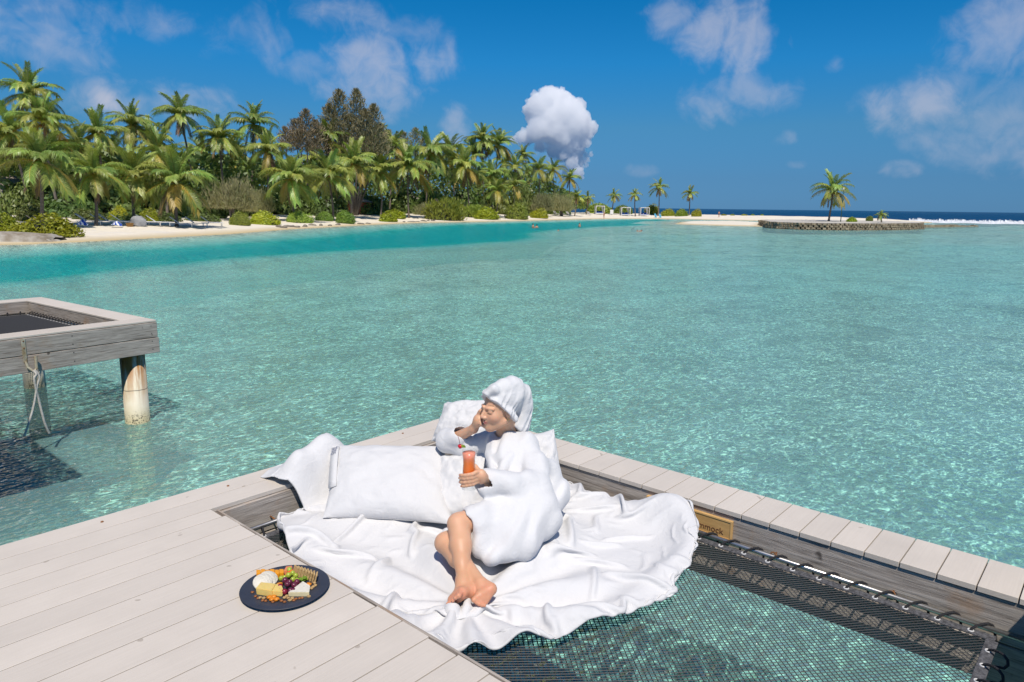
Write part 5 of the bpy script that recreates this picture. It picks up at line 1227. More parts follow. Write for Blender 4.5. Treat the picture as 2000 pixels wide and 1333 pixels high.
def smooth_v(V, Q, it=2, lam=.5):
    E = np.vstack([Q[:, [0, 1]], Q[:, [1, 2]], Q[:, [2, 3]], Q[:, [3, 0]]]); E = np.vstack([E, E[:, ::-1]])
    cnt = np.bincount(E[:, 0], minlength=len(V))[:, None]
    for _ in range(it):
        S_ = np.stack([np.bincount(E[:, 0], weights=V[E[:, 1], k], minlength=len(V)) for k in range(3)], 1)/np.maximum(cnt, 1); V = V+(S_-V)*lam
    return V
A_ = lambda px, py, d: np.array(atd(px, py, d))
RV, FV, UV = np.array(RGT_H), np.array(FWD_H), np.array((0., 0., 1.))

# joints of the reclining person
hc = A_(974, 797, 3.52)                                     # head centre
fd = -RV*.80-FV*.56-UV*.06; fd /= np.linalg.norm(fd)
hu = UV*1.0+RV*.02-fd*0; hu = hu-fd*(hu@fd); hu /= np.linalg.norm(hu)
hr = np.cross(fd, hu)                                       # the head's own right
HM = np.stack([hr, fd, hu]); HL = lambda x, y, z: hc+hr*x+fd*y+hu*z
neck = A_(990, 850, 3.60); chest = A_(1000, 900, 3.46); pelv = A_(1035, 988, 3.24)
SRr, ERr, WRr = A_(1028, 872, 3.50), A_(1047, 946, 3.25), A_(957, 943, 3.15)
SLl, ELl, WLl = A_(952, 868, 3.68), A_(878, 862, 3.74), A_(925, 838, 3.60)
H1, K1, A1 = A_(1020, 990, 3.18), A_(896, 1024, 2.98), A_(905, 1136, 2.74)
H2, K2, A2 = A_(1040, 1005, 3.20), A_(870, 1061, 2.97), A_(938, 1140, 2.72)
G0 = A_(916, 903, 3.10)                                     # glass axis

sk = Field(np.min([hc, K1, K2, A1, A2, H1, SRr, ELl], 0)-np.array((.22, .22, .20)), np.max([hc, K1, K2, A1, A2, H1, SRr, ELl, pelv], 0)+np.array((.22, .22, .16)), .0036)
# trunk and limbs
sk.chain([neck, chest+FV*.04, (chest+pelv)/2+FV*.05, pelv+FV*.02], [.050, .060, .055, .07], .04)
sk.chain([SRr, ERr, WRr], [.036, .032, .023], .02); sk.chain([SLl, ELl, WLl], [.036, .034, .023], .02)
sk.cone(SRr, SLl, .036, .036, .03)
sk.chain([H1, K1], [.062, .050], .02); sk.chain([H2, K2], [.062, .050], .02)
def shin(K, A, calf, kk=.02):
    e = A-K; L = np.linalg.norm(e); e = e/L
    sk.chain([K, K+e*L*.16, K+e*L*.38, K+e*L*.68, A], [.045, .042, .046, .033, .027], kk); sk.cone(K+e*L*.2+calf*.012, K+e*L*.5+calf*.010, .037, .032, kk)
back = UV*-.5+RV*.6
shin(K1, A1, back); shin(K2, A2, back, .006)
sk.ell(K1+RV*-.014-FV*.014+UV*.010, (.026, .026, .028), .02)
# foot one: toes fan to the lower left
def foot(heel, ball_in, ball_out, ank, toes, rt, tdir, kk=.02):
    sk.cone(ank, heel, .028, .026, kk); sk.cone(ank, (ball_in+ball_out)/2, .028, .021, kk)
    sk.cone(heel, ball_in, .025, .020, kk); sk.cone(heel, ball_out, .024, .017, kk); sk.cone(ball_in, ball_out, .019, .015, kk)
    for i, t in enumerate(toes):
        b0 = ball_in+(ball_out-ball_in)*(i/(len(toes)-1)); mid = (b0+t)/2+tdir*.004; sk.chain([b0, mid, t], [rt[i]*1.0, rt[i]*.86, rt[i]*.98], .003)
foot(A_(921, 1156, 2.70), A_(903, 1158, 2.655), A_(884, 1172, 2.665), A1, [A_(896, 1164, 2.615), A_(889.5, 1168, 2.612), A_(884.5, 1173, 2.615), A_(879.5, 1177, 2.622), A_(874.5, 1180, 2.632)], [.0125, .0095, .009, .0085, .0080], UV)
foot(A_(958, 1151, 2.69), A_(937, 1163, 2.655), A_(946, 1175, 2.65), A2, [A_(926, 1172, 2.630), A_(931, 1177, 2.626), A_(936, 1180.5, 2.624), A_(941, 1182.5, 2.626), A_(946, 1183, 2.630)], [.0125, .0095, .009, .0085, .0080], UV, .006)
# head
he = lambda c, r, k, op='u': sk.ell(HL(*c), r, k, HM, op)
sk.cone(HL(0, -.035, -.055), neck, .050, .052, .03)
he((0, -.018, .030), (.073, .090, .080), .01); he((0, .022, -.030), (.058, .068, .076), .02)
sk.cone(HL(0, .060, -.088), HL(0, .064, -.092), .021, .019, .022)
sk.cone(HL(-.050, -.005, -.060), HL(-.012, .055, -.090), .020, .018, .022); sk.cone(HL(.050, -.005, -.060), HL(.012, .055, -.090), .020, .018, .022)
for s_ in (-1, 1):
    he((.034*s_, .052, -.028), (.026, .026, .026), .02)
    he((.031*s_, .096, .003), (.017, .014, .011), .012, 's')
    he((.031*s_, .070, .001), (.0165, .0135, .0120), .004)
    sk.cone(HL(.014*s_, .083, .021), HL(.048*s_, .066, .018), .0085, .007, .010)
    he((.074*s_, -.010, -.008), (.009, .018, .030), .006)
    he((.011*s_, .094, -.030), (.008, .009, .007), .006)
sk.cone(HL(0, .082, .012), HL(0, .104, -.024), .0065, .0095, .010)
sk.chain([HL(-.022, .074, -.0545), HL(-.008, .086, -.0515), HL(0, .0875, -.0525), HL(.008, .086, -.0515), HL(.022, .074, -.0545)], [.003, .0055, .0055, .0055, .003], .004)
sk.chain([HL(-.020, .074, -.0565), HL(0, .0855, -.0625), HL(.020, .074, -.0565)], [.003, .0068, .003], .004)
# hand round the glass: four fingers across the front, thumb behind
gdir = lambda a: RV*math.cos(a)-FV*math.sin(a)              # a = 0 right, pi/2 towards the camera
GR = .034
palm_c = G0+gdir(.25)*.058+UV*-.064
sk.cone(WRr, palm_c+UV*.006, .023, .024, .015); sk.ell(palm_c, (.026, .020, .036), .012, np.stack([gdir(.25), np.cross(UV, gdir(.25)), UV]))
for i, (dz, rr_, end) in enumerate([(-.037, .0088, 2.75), (-.054, .0090, 2.95), (-.071, .0086, 2.80), (-.086, .0076, 2.45)]):
    pts = [palm_c+UV*(dz+.064)*.9]+[G0+gdir(a)*(GR+.0085+.007*math.exp(-((a-1.0)/.3)**2))+UV*(dz-.004*j) for j, a in enumerate(np.linspace(.75, end, 6))]
    sk.chain(pts, [rr_*1.15, rr_*1.1, rr_*1.05, rr_, rr_*.97, rr_*.92, rr_*.85], .004)
pts = [palm_c+UV*.012]+[G0+gdir(a)*(GR+.010)+UV*(-.045+.010*j) for j, a in enumerate(np.linspace(-.45, -1.7, 4))]; sk.chain(pts, [.013, .0115, .0105, .0100, .0088], .006)
# hand against the cheek
ph = A_(934, 822, 3.565); sk.cone(WLl, ph, .022, .024, .015); sk.ell(ph, (.021, .030, .034), .012)
for i, (dx, dy, dd) in enumerate([(0, 0, 0), (-5, 2, .016), (-8, 5, .034), (-10, 9, .05)]):
    b0 = A_(934+dx*.6, 815+dy, 3.57+dd*.6); sk.chain([ph, b0, A_(939+dx*.5, 803+dy, 3.555+dd), A_(944+dx*.3, 796+dy*1.3, 3.56+dd)], [.011, .0098, .0090, .0078], .005)
sk.chain([ph, A_(941, 829, 3.535), A_(950, 836, 3.515)], [.013, .0105, .0088], .006)
V, Q = sk.mesh(); V = smooth_v(V, Q, 1, .5)
# colour of the skin: blush, lips, brows, lashes, soles, nails
q = (V-hc)@HM.T
C = np.tile(np.array((.70, .405, .255)), (len(V), 1)); C *= (1+.10*(vn3(V[:, 0]*25, V[:, 1]*25, V[:, 2]*25)-.5))[:, None]
def paint(mask, col): global C; mm = np.clip(mask, 0, 1)[:, None]; C = C*(1-mm)+np.array(col)*mm
g3 = lambda P, c, r: np.exp(-np.sum(((P-np.array(c))/np.array(r))**2, 1))
legm = np.clip((1.62-V[:, 2])*3, 0, 1)*np.clip((3.1-(V@FV))*3, 0, 1)
paint(.55*legm, (.60, .29, .145))
for s_ in (-1, 1):
    paint(.35*g3(q, (.040*s_, .06, -.03), (.02, .03, .02)), (.72, .27, .20))
    arc = np.abs(q[:, 2]-(.0330-.35*(np.abs(q[:, 0])-.032)**2/.03)); paint(.55*np.exp(-(arc/.0028)**2)*np.clip(1-((np.abs(q[:, 0])-.031)/.020)**4, 0, 1)*(q[:, 1] > .055)*(np.sign(q[:, 0]) == s_), (.10, .052, .035))
    lash = np.abs(q[:, 2]-(-.0065-.10*(np.abs(q[:, 0])-.031)**2/.01)); paint(.9*np.exp(-(lash/.0026)**2)*np.clip(1-((np.abs(q[:, 0])-.031)/.0165)**4, 0, 1)*(q[:, 1] > .06)*(np.sign(q[:, 0]) == s_), (.06, .035, .03))
    paint(.12*g3(q, (.031*s_, .085, .004), (.017, .02, .009)), (.42, .20, .15))
paint(1.0*np.clip(1.3*g3(q, (0, .088, -.057), (.019, .02, .0085)), 0, 1)**1.5, (.62, .14, .13))
paint(.30*g3(q, (0, .108, -.028), (.012, .012, .012)), (.70, .27, .19))
for c_ in (A_(954, 1153, 2.68), A_(936, 1178, 2.64), A_(900, 1162, 2.63), A_(884, 1176, 2.63), A_(922, 1160, 2.69)): paint(.6*g3(V, c_, (.035, .035, .035)), (.72, .26, .17))
for i, (dz, end) in enumerate([(-.037, 2.75), (-.054, 2.95), (-.071, 2.80), (-.086, 2.45)]): paint(.8*g3(V, G0+gdir(end)*(GR+.015)+UV*(dz-.02), (.008, .008, .006)), (.72, .13, .08))
base = pelv*1.0; base[2] = NZ+.08
m, nt, out = new_mat('skin'); n = N(nt); M_SKIN = m
b = n('BsdfPrincipled', {'Base Color': n('Attribute', attribute_name='skin').outputs['Color'], 'Roughness': .48, 'Specular IOR Level': .4, 'Subsurface Weight': .25, 'Subsurface Scale': .012, 'Subsurface Radius': (1.0, .35, .2)})
nt.links.new(b.outputs[0], out.inputs[0])
person = empty('person', tuple(base), 'person in white bathrobe and towel turban reclining on the duvet, holding an orange drink', 'person')
body = obj('body', V, Q, M_SKIN, person, True)
ca = body.data.attributes.new('skin', 'FLOAT_COLOR', 'POINT'); ca.data.foreach_set('color', np.c_[C, np.ones(len(C))].astype(np.float32).ravel())

# bathrobe
rb = Field(np.min([K1, K2, ELl, pelv, WRr], 0)-np.array((.24, .24, .22)), np.max([SRr, ELl, pelv, neck, chest], 0)+np.array((.26, .26, .15)), .0055)
rb.chain([neck+UV*-.035+FV*.01, chest+FV*.02, (chest+pelv)/2+FV*.03, pelv], [.080, .118, .108, .105], .05)
rb.cone(SRr, SLl, .068, .066, .05)
rb.ell(A_(985, 908, 3.40), (.072, .072, .085), .04)
rb.chain([SRr, A_(1042, 908, 3.37), ERr], [.066, .068, .074], .008); rb.chain([ERr, A_(1000, 947, 3.165), A_(962, 945, 3.145)], [.070, .064, .060], .008)
rb.cone(A_(962, 945, 3.145), A_(951, 945, 3.14), .064, .066, .006)
rb.chain([SLl, A_(910, 872, 3.72), ELl], [.070, .068, .066], .018); rb.cone(ELl, A_(890, 856, 3.70), .062, .052, .02); rb.cone(A_(888, 856, 3.705), A_(894, 853, 3.69), .055, .056, .006)
# skirt over the thighs and spread on the duvet
rb.chain([pelv-UV*.01, A_(985, 1008, 3.12), A_(925, 1016, 3.01)], [.112, .092, .072], .03)
rb.chain([H2, A_(985, 1035, 3.05), A_(920, 1052, 3.00)], [.11, .092, .058], .03)
rb.chain([A_(1040, 1000, 3.16), A_(1005, 1050, 3.02), A_(965, 1088, 2.90)], [.12, .085, .034], .06); rb.chain([A_(1050, 1010, 3.14), A_(1025, 1060, 3.0), A_(1000, 1085, 2.92)], [.10, .06, .026], .05)
rb.chain([A_(940, 1030, 3.0), A_(942, 1068, 2.95), A_(948, 1092, 2.90)], [.055, .040, .018], .035)
rb.chain([A_(900, 1040, 3.04), A_(875, 1042, 3.05), A_(868, 1060, 3.0)], [.03, .026, .016], .03)
rb.chain([A_(1060, 930, 3.45), A_(1085, 965, 3.42), A_(1060, 1010, 3.25)], [.09, .07, .06], .05)
# collar roll, belt, neck opening
rb.chain([A_(1004, 846, 3.66), A_(1010, 862, 3.55), A_(996, 892, 3.37), A_(975, 925, 3.29)], [.026, .030, .031, .024], .005)
rb.chain([A_(972, 846, 3.68), A_(962, 862, 3.58), A_(958, 890, 3.44), A_(966, 925, 3.30)], [.022, .026, .027, .022], .005)
rb.cone(A_(968, 842, 3.53), A_(966, 880, 3.40), .042, .012, .012, 's')
rb.cone(neck+UV*.10, neck-UV*.02, .066, .060, .010, 's')
rb.cone(A_(940, 944, 3.13), A_(972, 945, 3.15), .048, .040, .006, 's'); rb.cone(A_(905, 846, 3.67), A_(880, 858, 3.72), .042, .034, .006, 's')
rb.cone(K1, K1+(K1-H1)*.12, .062, .062, .008, 's'); rb.cone(K2, K2+(K2-H2)*.12, .060, .060, .008, 's')
GXs = np.stack(np.meshgrid(*rb.ax, indexing='ij'), -1)
nr_ = np.abs(rb.D) < .05
Pn = GXs[nr_]; loc = np.stack([Pn@RV, Pn@FV, Pn[:, 2]], 1)
ax_t = (chest-pelv)/np.linalg.norm(chest-pelv); along = Pn@ax_t
ridge = lambda v: 1-np.abs(2*v-1)
sk_ax = A_(965, 1088, 2.90)-pelv; sk_ax /= np.linalg.norm(sk_ax); sk_p = np.cross(sk_ax, UV*.6-FV*.8); sk_p /= np.linalg.norm(sk_p)
low = vn3(loc[:, 0]*6, loc[:, 1]*6, loc[:, 2]*6); amp_ = .35+1.3*vn3(loc[:, 0]*5+9, loc[:, 1]*5, loc[:, 2]*5)
wsk = np.clip((1.50-Pn[:, 2])*14+.5, 0, 1)                    # skirt below, bodice and sleeves above
pleat = np.sin((Pn@sk_p)*62+9*low)*.0055*wsk+np.sin(loc[:, 0]*46+loc[:, 2]*18+10*low)*.0050*(1-wsk)
soft = (vn3(loc[:, 0]*9, loc[:, 1]*9, loc[:, 2]*9+4)-.5)*.012
rb.D[nr_] -= ((pleat*amp_)+soft).astype(np.float32)
V, Q = rb.mesh(); V = smooth_v(V, Q, 2, .5)
robe = obj('bathrobe', V, Q, M_TERRY, person, True)

# towel turban
tw = Field(hc-.28, hc+.28, .0040)
te = lambda c, r, k=.02, op='u': tw.ell(HL(*c), r, k, HM, op)
te((0, -.030, .036), (.084, .102, .088)); te((0, -.060, .062), (.080, .098, .066), .03)
tw.chain([HL(.03, .055, .085), HL(-.01, .030, .100), HL(-.02, -.03, .108), HL(0, -.09, .095), HL(.01, -.135, .045), HL(.015, -.150, -.02), HL(.01, -.140, -.085), HL(.0, -.125, -.125), HL(.0, -.11, -.16)], [.016, .028, .042, .054, .060, .060, .056, .050, .036], .018)
tw.chain([HL(-.02, .070, .072), HL(-.055, .045, .045), HL(-.078, .0, .0), HL(-.075, -.04, -.05)], [.010, .013, .018, .022], .02)
tw.chain([HL(.02, .074, .068), HL(.06, .045, .045), HL(.080, .0, .0), HL(.075, -.04, -.05)], [.010, .013, .018, .022], .02)
tw.chain([HL(.012, .082, .070), HL(-.012, .078, .088), HL(-.035, .045, .115)], [.008, .016, .024], .012)
sl, P = tw.sub(hc-.27, hc+.27); qq = (P-hc)@HM.T
cut = -( .777*qq[..., 1]-.63*qq[..., 2]-.0080)       # positive where towel stays
cut = cut-.004*np.sin(qq[..., 0]*60)
inner = np.sqrt((qq[..., 0]/.073)**2+((qq[..., 1]+.016)/.090)**2+((qq[..., 2]-.028)/.080)**2)-1
fold = ridge(vn3(qq[..., 0]*9+5, (qq[..., 1]*.80+qq[..., 2]*.60)*46, (qq[..., 1]*.6-qq[..., 2]*.8)*6))
Dn = tw.D[sl]-.009*(fold**1.5-.5)-.0015*(ridge(vn3(qq[..., 0]*40, qq[..., 1]*40, qq[..., 2]*40))-.6)
tw.D[sl] = np.maximum(Dn, -cut).astype(np.float32)
V, Q = tw.mesh(); V = smooth_v(V, Q, 2, .5)
obj('towel_turban', V, Q, M_TERRY, person, True)
M_GOLD = pbr('gold', (.75, .55, .25), .25, metal=1.0)
ear = HL(-.079, .000, -.034) if (HL(-.078, 0, 0)-hc)@FV < 0 else HL(.079, .000, -.034)
mb = MB(); mb.tube([ear+np.array((math.cos(a)*.0045*RV[0], math.cos(a)*.0045*RV[1], math.sin(a)*.006-.007)) for a in np.linspace(0, 6.283, 11)], .0013, 6); mb.obj('earring', M_GOLD, person, True)

# ------------------------------------------------------------------ the drink
m, nt, out = new_mat('clear_glass'); n = N(nt); M_GLASS = m
lw = n('LayerWeight', {'Blend': .35})
nt.links.new(n('MixShader', {0: n.rng(lw.outputs['Facing'], 0.25, 1.0, .02, .40), 1: n('BsdfTransparent', {'Color': (.96, .97, .97, 1)}), 2: n('BsdfGlossy', {'Roughness': .03})}).outputs[0], out.inputs[0])
m, nt, out = new_mat('orange_cocktail'); n = N(nt); M_DRINK = m
z = n('SeparateXYZ', {0: n('TexCoord').outputs['Object']}).outputs['Z']
c = n.ramp(n.rng(n.math('ADD', z, n.math('MULTIPLY', n.math('SUBTRACT', n.noise(None, 40.0, 2.0), .5), .02)), .03, .165), [(0, (.90, .09, .02)), (.35, (.98, .20, .015)), (.75, (.98, .25, .06)), (1, (.98, .34, .22))])
nt.links.new(n('BsdfPrincipled', {'Base Color': c, 'Roughness': .25, 'Subsurface Weight': .3, 'Subsurface Scale': .01}).outputs[0], out.inputs[0])
gb = Vector(G0-UV*.128); glass = empty('cocktail_glass', tuple(gb), 'tall curved cocktail glass of orange drink in the right hand', 'glass')
prof = [(.033, 0), (.030, .004), (.008, .010), (.006, .022), (.014, .034), (.026, .048), (.031, .070), (.0300, .095), (.0280, .120), (.0290, .148), (.0325, .178), (.0350, .203)]
V, F = lathe(prof, 28, (0, 0, 0), True, False); o = inst('bowl', mkmesh('bowl', V, F, M_GLASS, True), glass)
V, F = lathe([(.004, .028), (.012, .036), (.0245, .050), (.0292, .070), (.0282, .095), (.0264, .120), (.0274, .147), (.0302, .174), (.0, .1745)], 24, (0, 0, 0), True, False); inst('drink', mkmesh('drink', V, F, M_DRINK, True), glass)
M_CHERRY = pbr('cherry', (.62, .008, .02), .18, spec=.6); M_LIME = pbr('lime', (.42, .45, .05), .4, 0.5, 60.0, col2=(.10, .20, .02)); M_STEM = pbr('cherry_stem', (.25, .03, .03), .5)
cp = G0-RV*.040-FV*.008+UV*.078; cherry = empty('cherry', tuple(cp), 'red cocktail cherry with its stem perched on the glass rim', 'cherry')
V, F = lathe([(0, -.0105), (.006, -.009), (.0105, -.002), (.0105, .003), (.007, .0085), (.002, .0075), (0, .006)], 14, tuple(cp), False, False); obj('fruit', V, F, M_CHERRY, cherry, True)
MB().tube([Vector(cp)+Vector((0, 0, .006)), Vector(cp-RV*.004)+Vector((0, 0, .028)), Vector(cp-RV*.010)+Vector((0, 0, .050))], .0012, 5).obj('stem', M_STEM, cherry, True)
lpz = G0-RV*.030-FV*.012+UV*.078; V, F = [], []
for s_ in (-1, 1):
    for i in range(9): a = math.pi*i/8; V.append(lpz+RV*(.016*math.cos(a))+UV*(.013*math.sin(a)-.004)+FV*(.003*s_))
F = [tuple(range(9)), tuple(range(17, 8, -1))]+[(i, 9+i, 10+i, i+1) for i in range(8)]+[(8, 17, 9, 0)]
o = obj('lime_slice', V, F, M_LIME, base=tuple(lpz)); tag(o, 'half slice of lime on the cocktail glass rim', 'lime slice')
# ------------------------------------------------------------------ plate of food on the deck
M_PLATE = pbr('slate_plate', (0.050, 0.054, 0.072), .42, .25, 14.0, spec=.4)
pcx, pcy = at(557, 1147, DZ+.012).x, at(557, 1147, DZ+.012).y; PZ = DZ
plate = empty('plate', (pcx, pcy, PZ), 'round dark slate-blue plate of cheese and fruit on the pale deck', 'plate')
V, F = lathe([(.095, .0), (.10, .001), (.135, .007), (.168, .0135), (.1705, .0155), (.168, .017), (.135, .0125), (.10, .008), (0, .0075)], 72, (pcx, pcy, PZ), True, False)
obj('dish', V, F, M_PLATE, plate, True)
FZ = PZ+.0085
fp = lambda px, py, z=0.0: Vector(at(px, py, FZ+.006+z))-Vector((0, 0, .006))
rs = random.Random(17)
M_CHED = pbr('orange_cheese', (.90, .38, .02), .4, .2, 40.0, sss=.1); M_YEL = pbr('yellow_cheese', (.82, .60, .19), .45, .12, 30.0, sss=.15); M_RIND = pbr('white_rind', (.78, .73, .62), .85, .12, 50.0, bump=.5, bscale=120.0)
M_PASTE = pbr('brie_paste', (.80, .70, .42), .5, .1, 40.0); M_CRACK = pbr('toast', (.66, .45, .20), .8, .35, 70.0, bump=.5, bscale=160.0); M_CRUST = pbr('toast_edge', (.36, .19, .07), .8, .3, 50.0)
M_GRG = pbr('green_grape', (.42, .50, .06), .22, .25, 30.0, sss=.3); M_GRP = pbr('purple_grape', (.10, .022, .045), .25, .5, 25.0, col2=(.20, .02, .05)); M_GRR = pbr('red_grape', (.28, .02, .04), .22, .4, 25.0)
M_TOM = pbr('tomato', (.82, .07, .02), .2, .3, 20.0, col2=(.78, .16, .05)); M_SALM = pbr('melon', (.80, .28, .12), .4, .2, 30.0); M_LET = leaf_mat('lettuce', (.16, .32, .03), (.26, .42, .05), (.30, .45, .06), scale=30.0, hue=0.0)
M_APR = pbr('dried_apricot', (.80, .27, .02), .4, .3, 40.0); M_RAIS = pbr('sultana', (.34, .12, .03), .5, .4, 60.0); M_NUTF = pbr('walnut', (.62, .40, .17), .7, .4, 90.0, bump=.8, bscale=160.0)
def wedge(name, poly, h, mat, label, cat, tilt=None, topmat=None):
    c = sum((Vector(p) for p in poly), Vector())/len(poly); k = len(poly); V = [Vector(p) for p in poly]+[Vector(p)+Vector((0, 0, h)) for p in poly]
    if tilt: V = V[:k]+[v+tilt for v in V[k:]]
    F = [tuple(range(k-1, -1, -1)), tuple(range(k, 2*k))]+[(i, (i+1) % k, k+(i+1) % k, k+i) for i in range(k)]
    bm = bmesh.new(); me0 = mkmesh('t', V, F, mat); bm.from_mesh(me0); bmesh.ops.recalc_face_normals(bm, faces=bm.faces); bmesh.ops.bevel(bm, geom=list(bm.edges), offset=.0012, segments=2, affect='EDGES')
    me = bpy.data.meshes.new(name); bm.to_mesh(me); bm.free(); me.materials.append(mat)
    if topmat:
        me.materials.append(topmat)
        for f in me.polygons:
            if abs(f.normal.z) > .7: f.material_index = 1
    me.transform(Matrix.Translation(-c)); o = inst(name, me); o.location = c; return tag(o, label, cat)
def ball(name, p, r, mat, label, cat, group=None, sq=1.0, parent=None):
    V, F = lathe([(r*math.sin(a), -r*sq*math.cos(a)) for a in np.linspace(0.02, math.pi-.02, 9)], 12, (0, 0, 0)); o = inst(name, mkmesh(name, V, F, mat, True), parent)
    o.location = Vector(p)-(wl(parent) if parent else Vector()); o.rotation_euler = (rs.uniform(-.6, .6), rs.uniform(-.6, .6), rs.uniform(0, 6)); return tag(o, label, cat, group)
# disc cheese, wedges
def disc(px, py, r, h, lab, tilt):
    V, F = lathe([(0, 0), (r*.96, 0), (r, h*.2), (r, h*.8), (r*.96, h), (0, h)], 36, (0, 0, 0), False, False); o = inst('rind_cheese', mkmesh('rind_cheese', V, F, M_RIND, True)); o.location = fp(px, py)+Vector((0, 0, .012)); o.rotation_euler = tilt
    o.rotation_mode = 'XYZ'; tag(o, lab, 'cheese')
disc(513, 1142, .037, .012, 'lower pale round cracker leaning on the orange cheese', (.42, -.15, 0)); disc(524, 1135, .036, .012, 'upper pale round cracker behind the other one', (.45, -.1, .4))
wedge('cheese_wedge', [fp(501, 1159), fp(532, 1164), fp(540, 1150), fp(511, 1147)], .026, M_YEL, 'pale yellow hard cheese wedge at the front left of the plate', 'cheese', Vector((0, .004, 0)))
wedge('cheese_wedge', [fp(527, 1162), fp(551, 1163), fp(546, 1148), fp(533, 1149)], .022, M_YEL, 'second yellow cheese slice leaning right of the first', 'cheese', Vector((.006, -.004, 0)))
wedge('cheese_wedge', [fp(563, 1163), fp(604, 1163), fp(606, 1150), fp(592, 1141)], .019, M_PASTE, 'white-rinded brie wedge at the right of the plate', 'cheese', None, M_RIND)
for k in range(6):
    a = 501+k*9; wedge('cheese_stick', [fp(a, 1127), fp(a+8.4, 1127), fp(a+8.4, 1119), fp(a, 1119)], .020+.003*(k % 2), M_CHED, NUM[k]+' orange cheese stick from the left in the ridged orange row', 'cheese')
for k in range(8):
    a = Vector(fp(572+k*6.2, 1117+k*1.75)); d1 = (Vector(fp(592+k*3, 1137+k*.6))-a); d1.normalize(); t = Vector((d1.y, -d1.x, 0)); L, hh, w = .036, .034, .0032; ln = Vector((t.x*-.010, t.y*-.010, 0))
    o = wedge('toast_slice', [a+t*w, a-t*w, a+d1*L-t*w, a+d1*L+t*w], hh, M_CRACK, NUM[k]+' toast slice from the left in the fanned row at the back of the plate', 'toast', ln); tag(o, group='fanned toast slices')
wedge('melon_slice', [fp(557, 1123), fp(572, 1121), fp(574, 1112), fp(562, 1114)], .022, M_SALM, 'salmon-pink fruit slice behind the tomato', 'fruit', Vector((-.004, .006, 0)))
ball('tomato', fp(568, 1125)+Vector((0, 0, .016)), .017, M_TOM, 'shiny red tomato half at the back of the plate', 'tomato')
gg = empty('green_grapes', tuple(fp(570, 1134)), 'little bunch of green grapes beside the tomato', 'grapes')
for (x, y, z) in [(549, 1132, .010), (556, 1131, .011), (564, 1130, .020), (572, 1128, .024), (578, 1131, .020), (572, 1136, .014), (580, 1137, .013), (566, 1124, .03)]: ball('grape', fp(x, y)+Vector((0, 0, z)), .0105, M_GRG, None, None, sq=1.12, parent=gg)
pg = empty('purple_grapes', tuple(fp(562, 1150)), 'bunch of purple and red grapes in the middle of the plate', 'grapes')
for (x, y, z, mt_) in [(557, 1141, .022, M_GRP), (562, 1150, .024, M_GRP), (575, 1149, .018, M_GRP), (547, 1150, .014, M_GRR), (546, 1157, .010, M_GRR), (556, 1160, .014, M_GRR), (567, 1157, .012, M_GRP), (573, 1157, .011, M_GRP), (580, 1140, .012, M_GRP), (566, 1144, .02, M_GRP)]: ball('grape', fp(x, y)+Vector((0, 0, z)), .0115, mt_, None, None, sq=1.1, parent=pg)
lt = empty('lettuce', tuple(fp(592, 1133)), 'frilly green lettuce sprig next to the toast slices', 'lettuce')
for k in range(15):
    a = rs.uniform(0, 6.28); L = rs.uniform(.014, .024); b0 = Vector(fp(591, 1133))+Vector((0, 0, .008)); d1 = Vector((math.cos(a), math.sin(a), rs.uniform(.3, 1.3))).normalized(); t = d1.cross(Vector((0, 0, 1))).normalized(); V = []
    for i in range(6):
        w = .010*math.sin(math.pi*(i+.6)/6.6)+.001; c = b0+d1*L*i/5-Vector((0, 0, .006*(i/5)**2)); V += [c-t*w+Vector((0, 0, .004*math.sin(i*2.5))), c, c+t*w+Vector((0, 0, .004*math.cos(i*2.2)))]
    F = [(3*i+j, 3*i+j+1, 3*i+j+4, 3*i+j+3) for i in range(5) for j in range(2)]; obj('leaf', V, F, M_LET, lt, True)
def lump(name, p, r, mat, lab, cat, group):
    bm = bmesh.new(); bmesh.ops.create_icosphere(bm, subdivisions=2, radius=r)
    for v in bm.verts: v.co *= rs.uniform(.8, 1.15); v.co.z *= .6
    me = bpy.data.meshes.new(name); bm.to_mesh(me); bm.free(); me.materials.append(mat); me.polygons.foreach_set('use_smooth', np.ones(len(me.polygons), bool)); o = inst(name, me); o.location = Vector(p)+Vector((0, 0, r*.6)); o.rotation_euler = (0, 0, rs.uniform(0, 6)); return tag(o, lab, cat, group)
for k, (x, y) in enumerate([(526, 1167), (531, 1171), (540, 1171), (535, 1166), (546, 1142), (603, 1142)]): lump('dried_apricot', fp(x, y), .0115, M_APR, NUM[k]+' orange dried apricot counting round from the front left', 'dried apricot', 'dried apricots on the plate')
for k, (x, y) in enumerate([(499, 1164), (504, 1168), (513, 1172), (519, 1173), (533, 1175), (550, 1173), (556, 1175), (574, 1172), (578, 1169), (590, 1167), (585, 1168), (493, 1156), (545, 1170), (586, 1140)]): lump('sultana', fp(x, y), .0068, M_RAIS, NUM[k]+' brown sultana counting round the plate from the left front', 'sultana', 'sultanas on the plate')
for k, (x, y) in enumerate([(556, 1167), (563, 1168), (566, 1172), (571, 1168), (508, 1167), (515, 1168), (611, 1146), (616, 1143), (614, 1138), (608, 1149), (603, 1165), (560, 1164)]): lump('walnut_piece', fp(x, y), .0080, M_NUTF, NUM[k]+' pale walnut piece counting from the front of the plate', 'nut', 'walnut pieces on the plate')

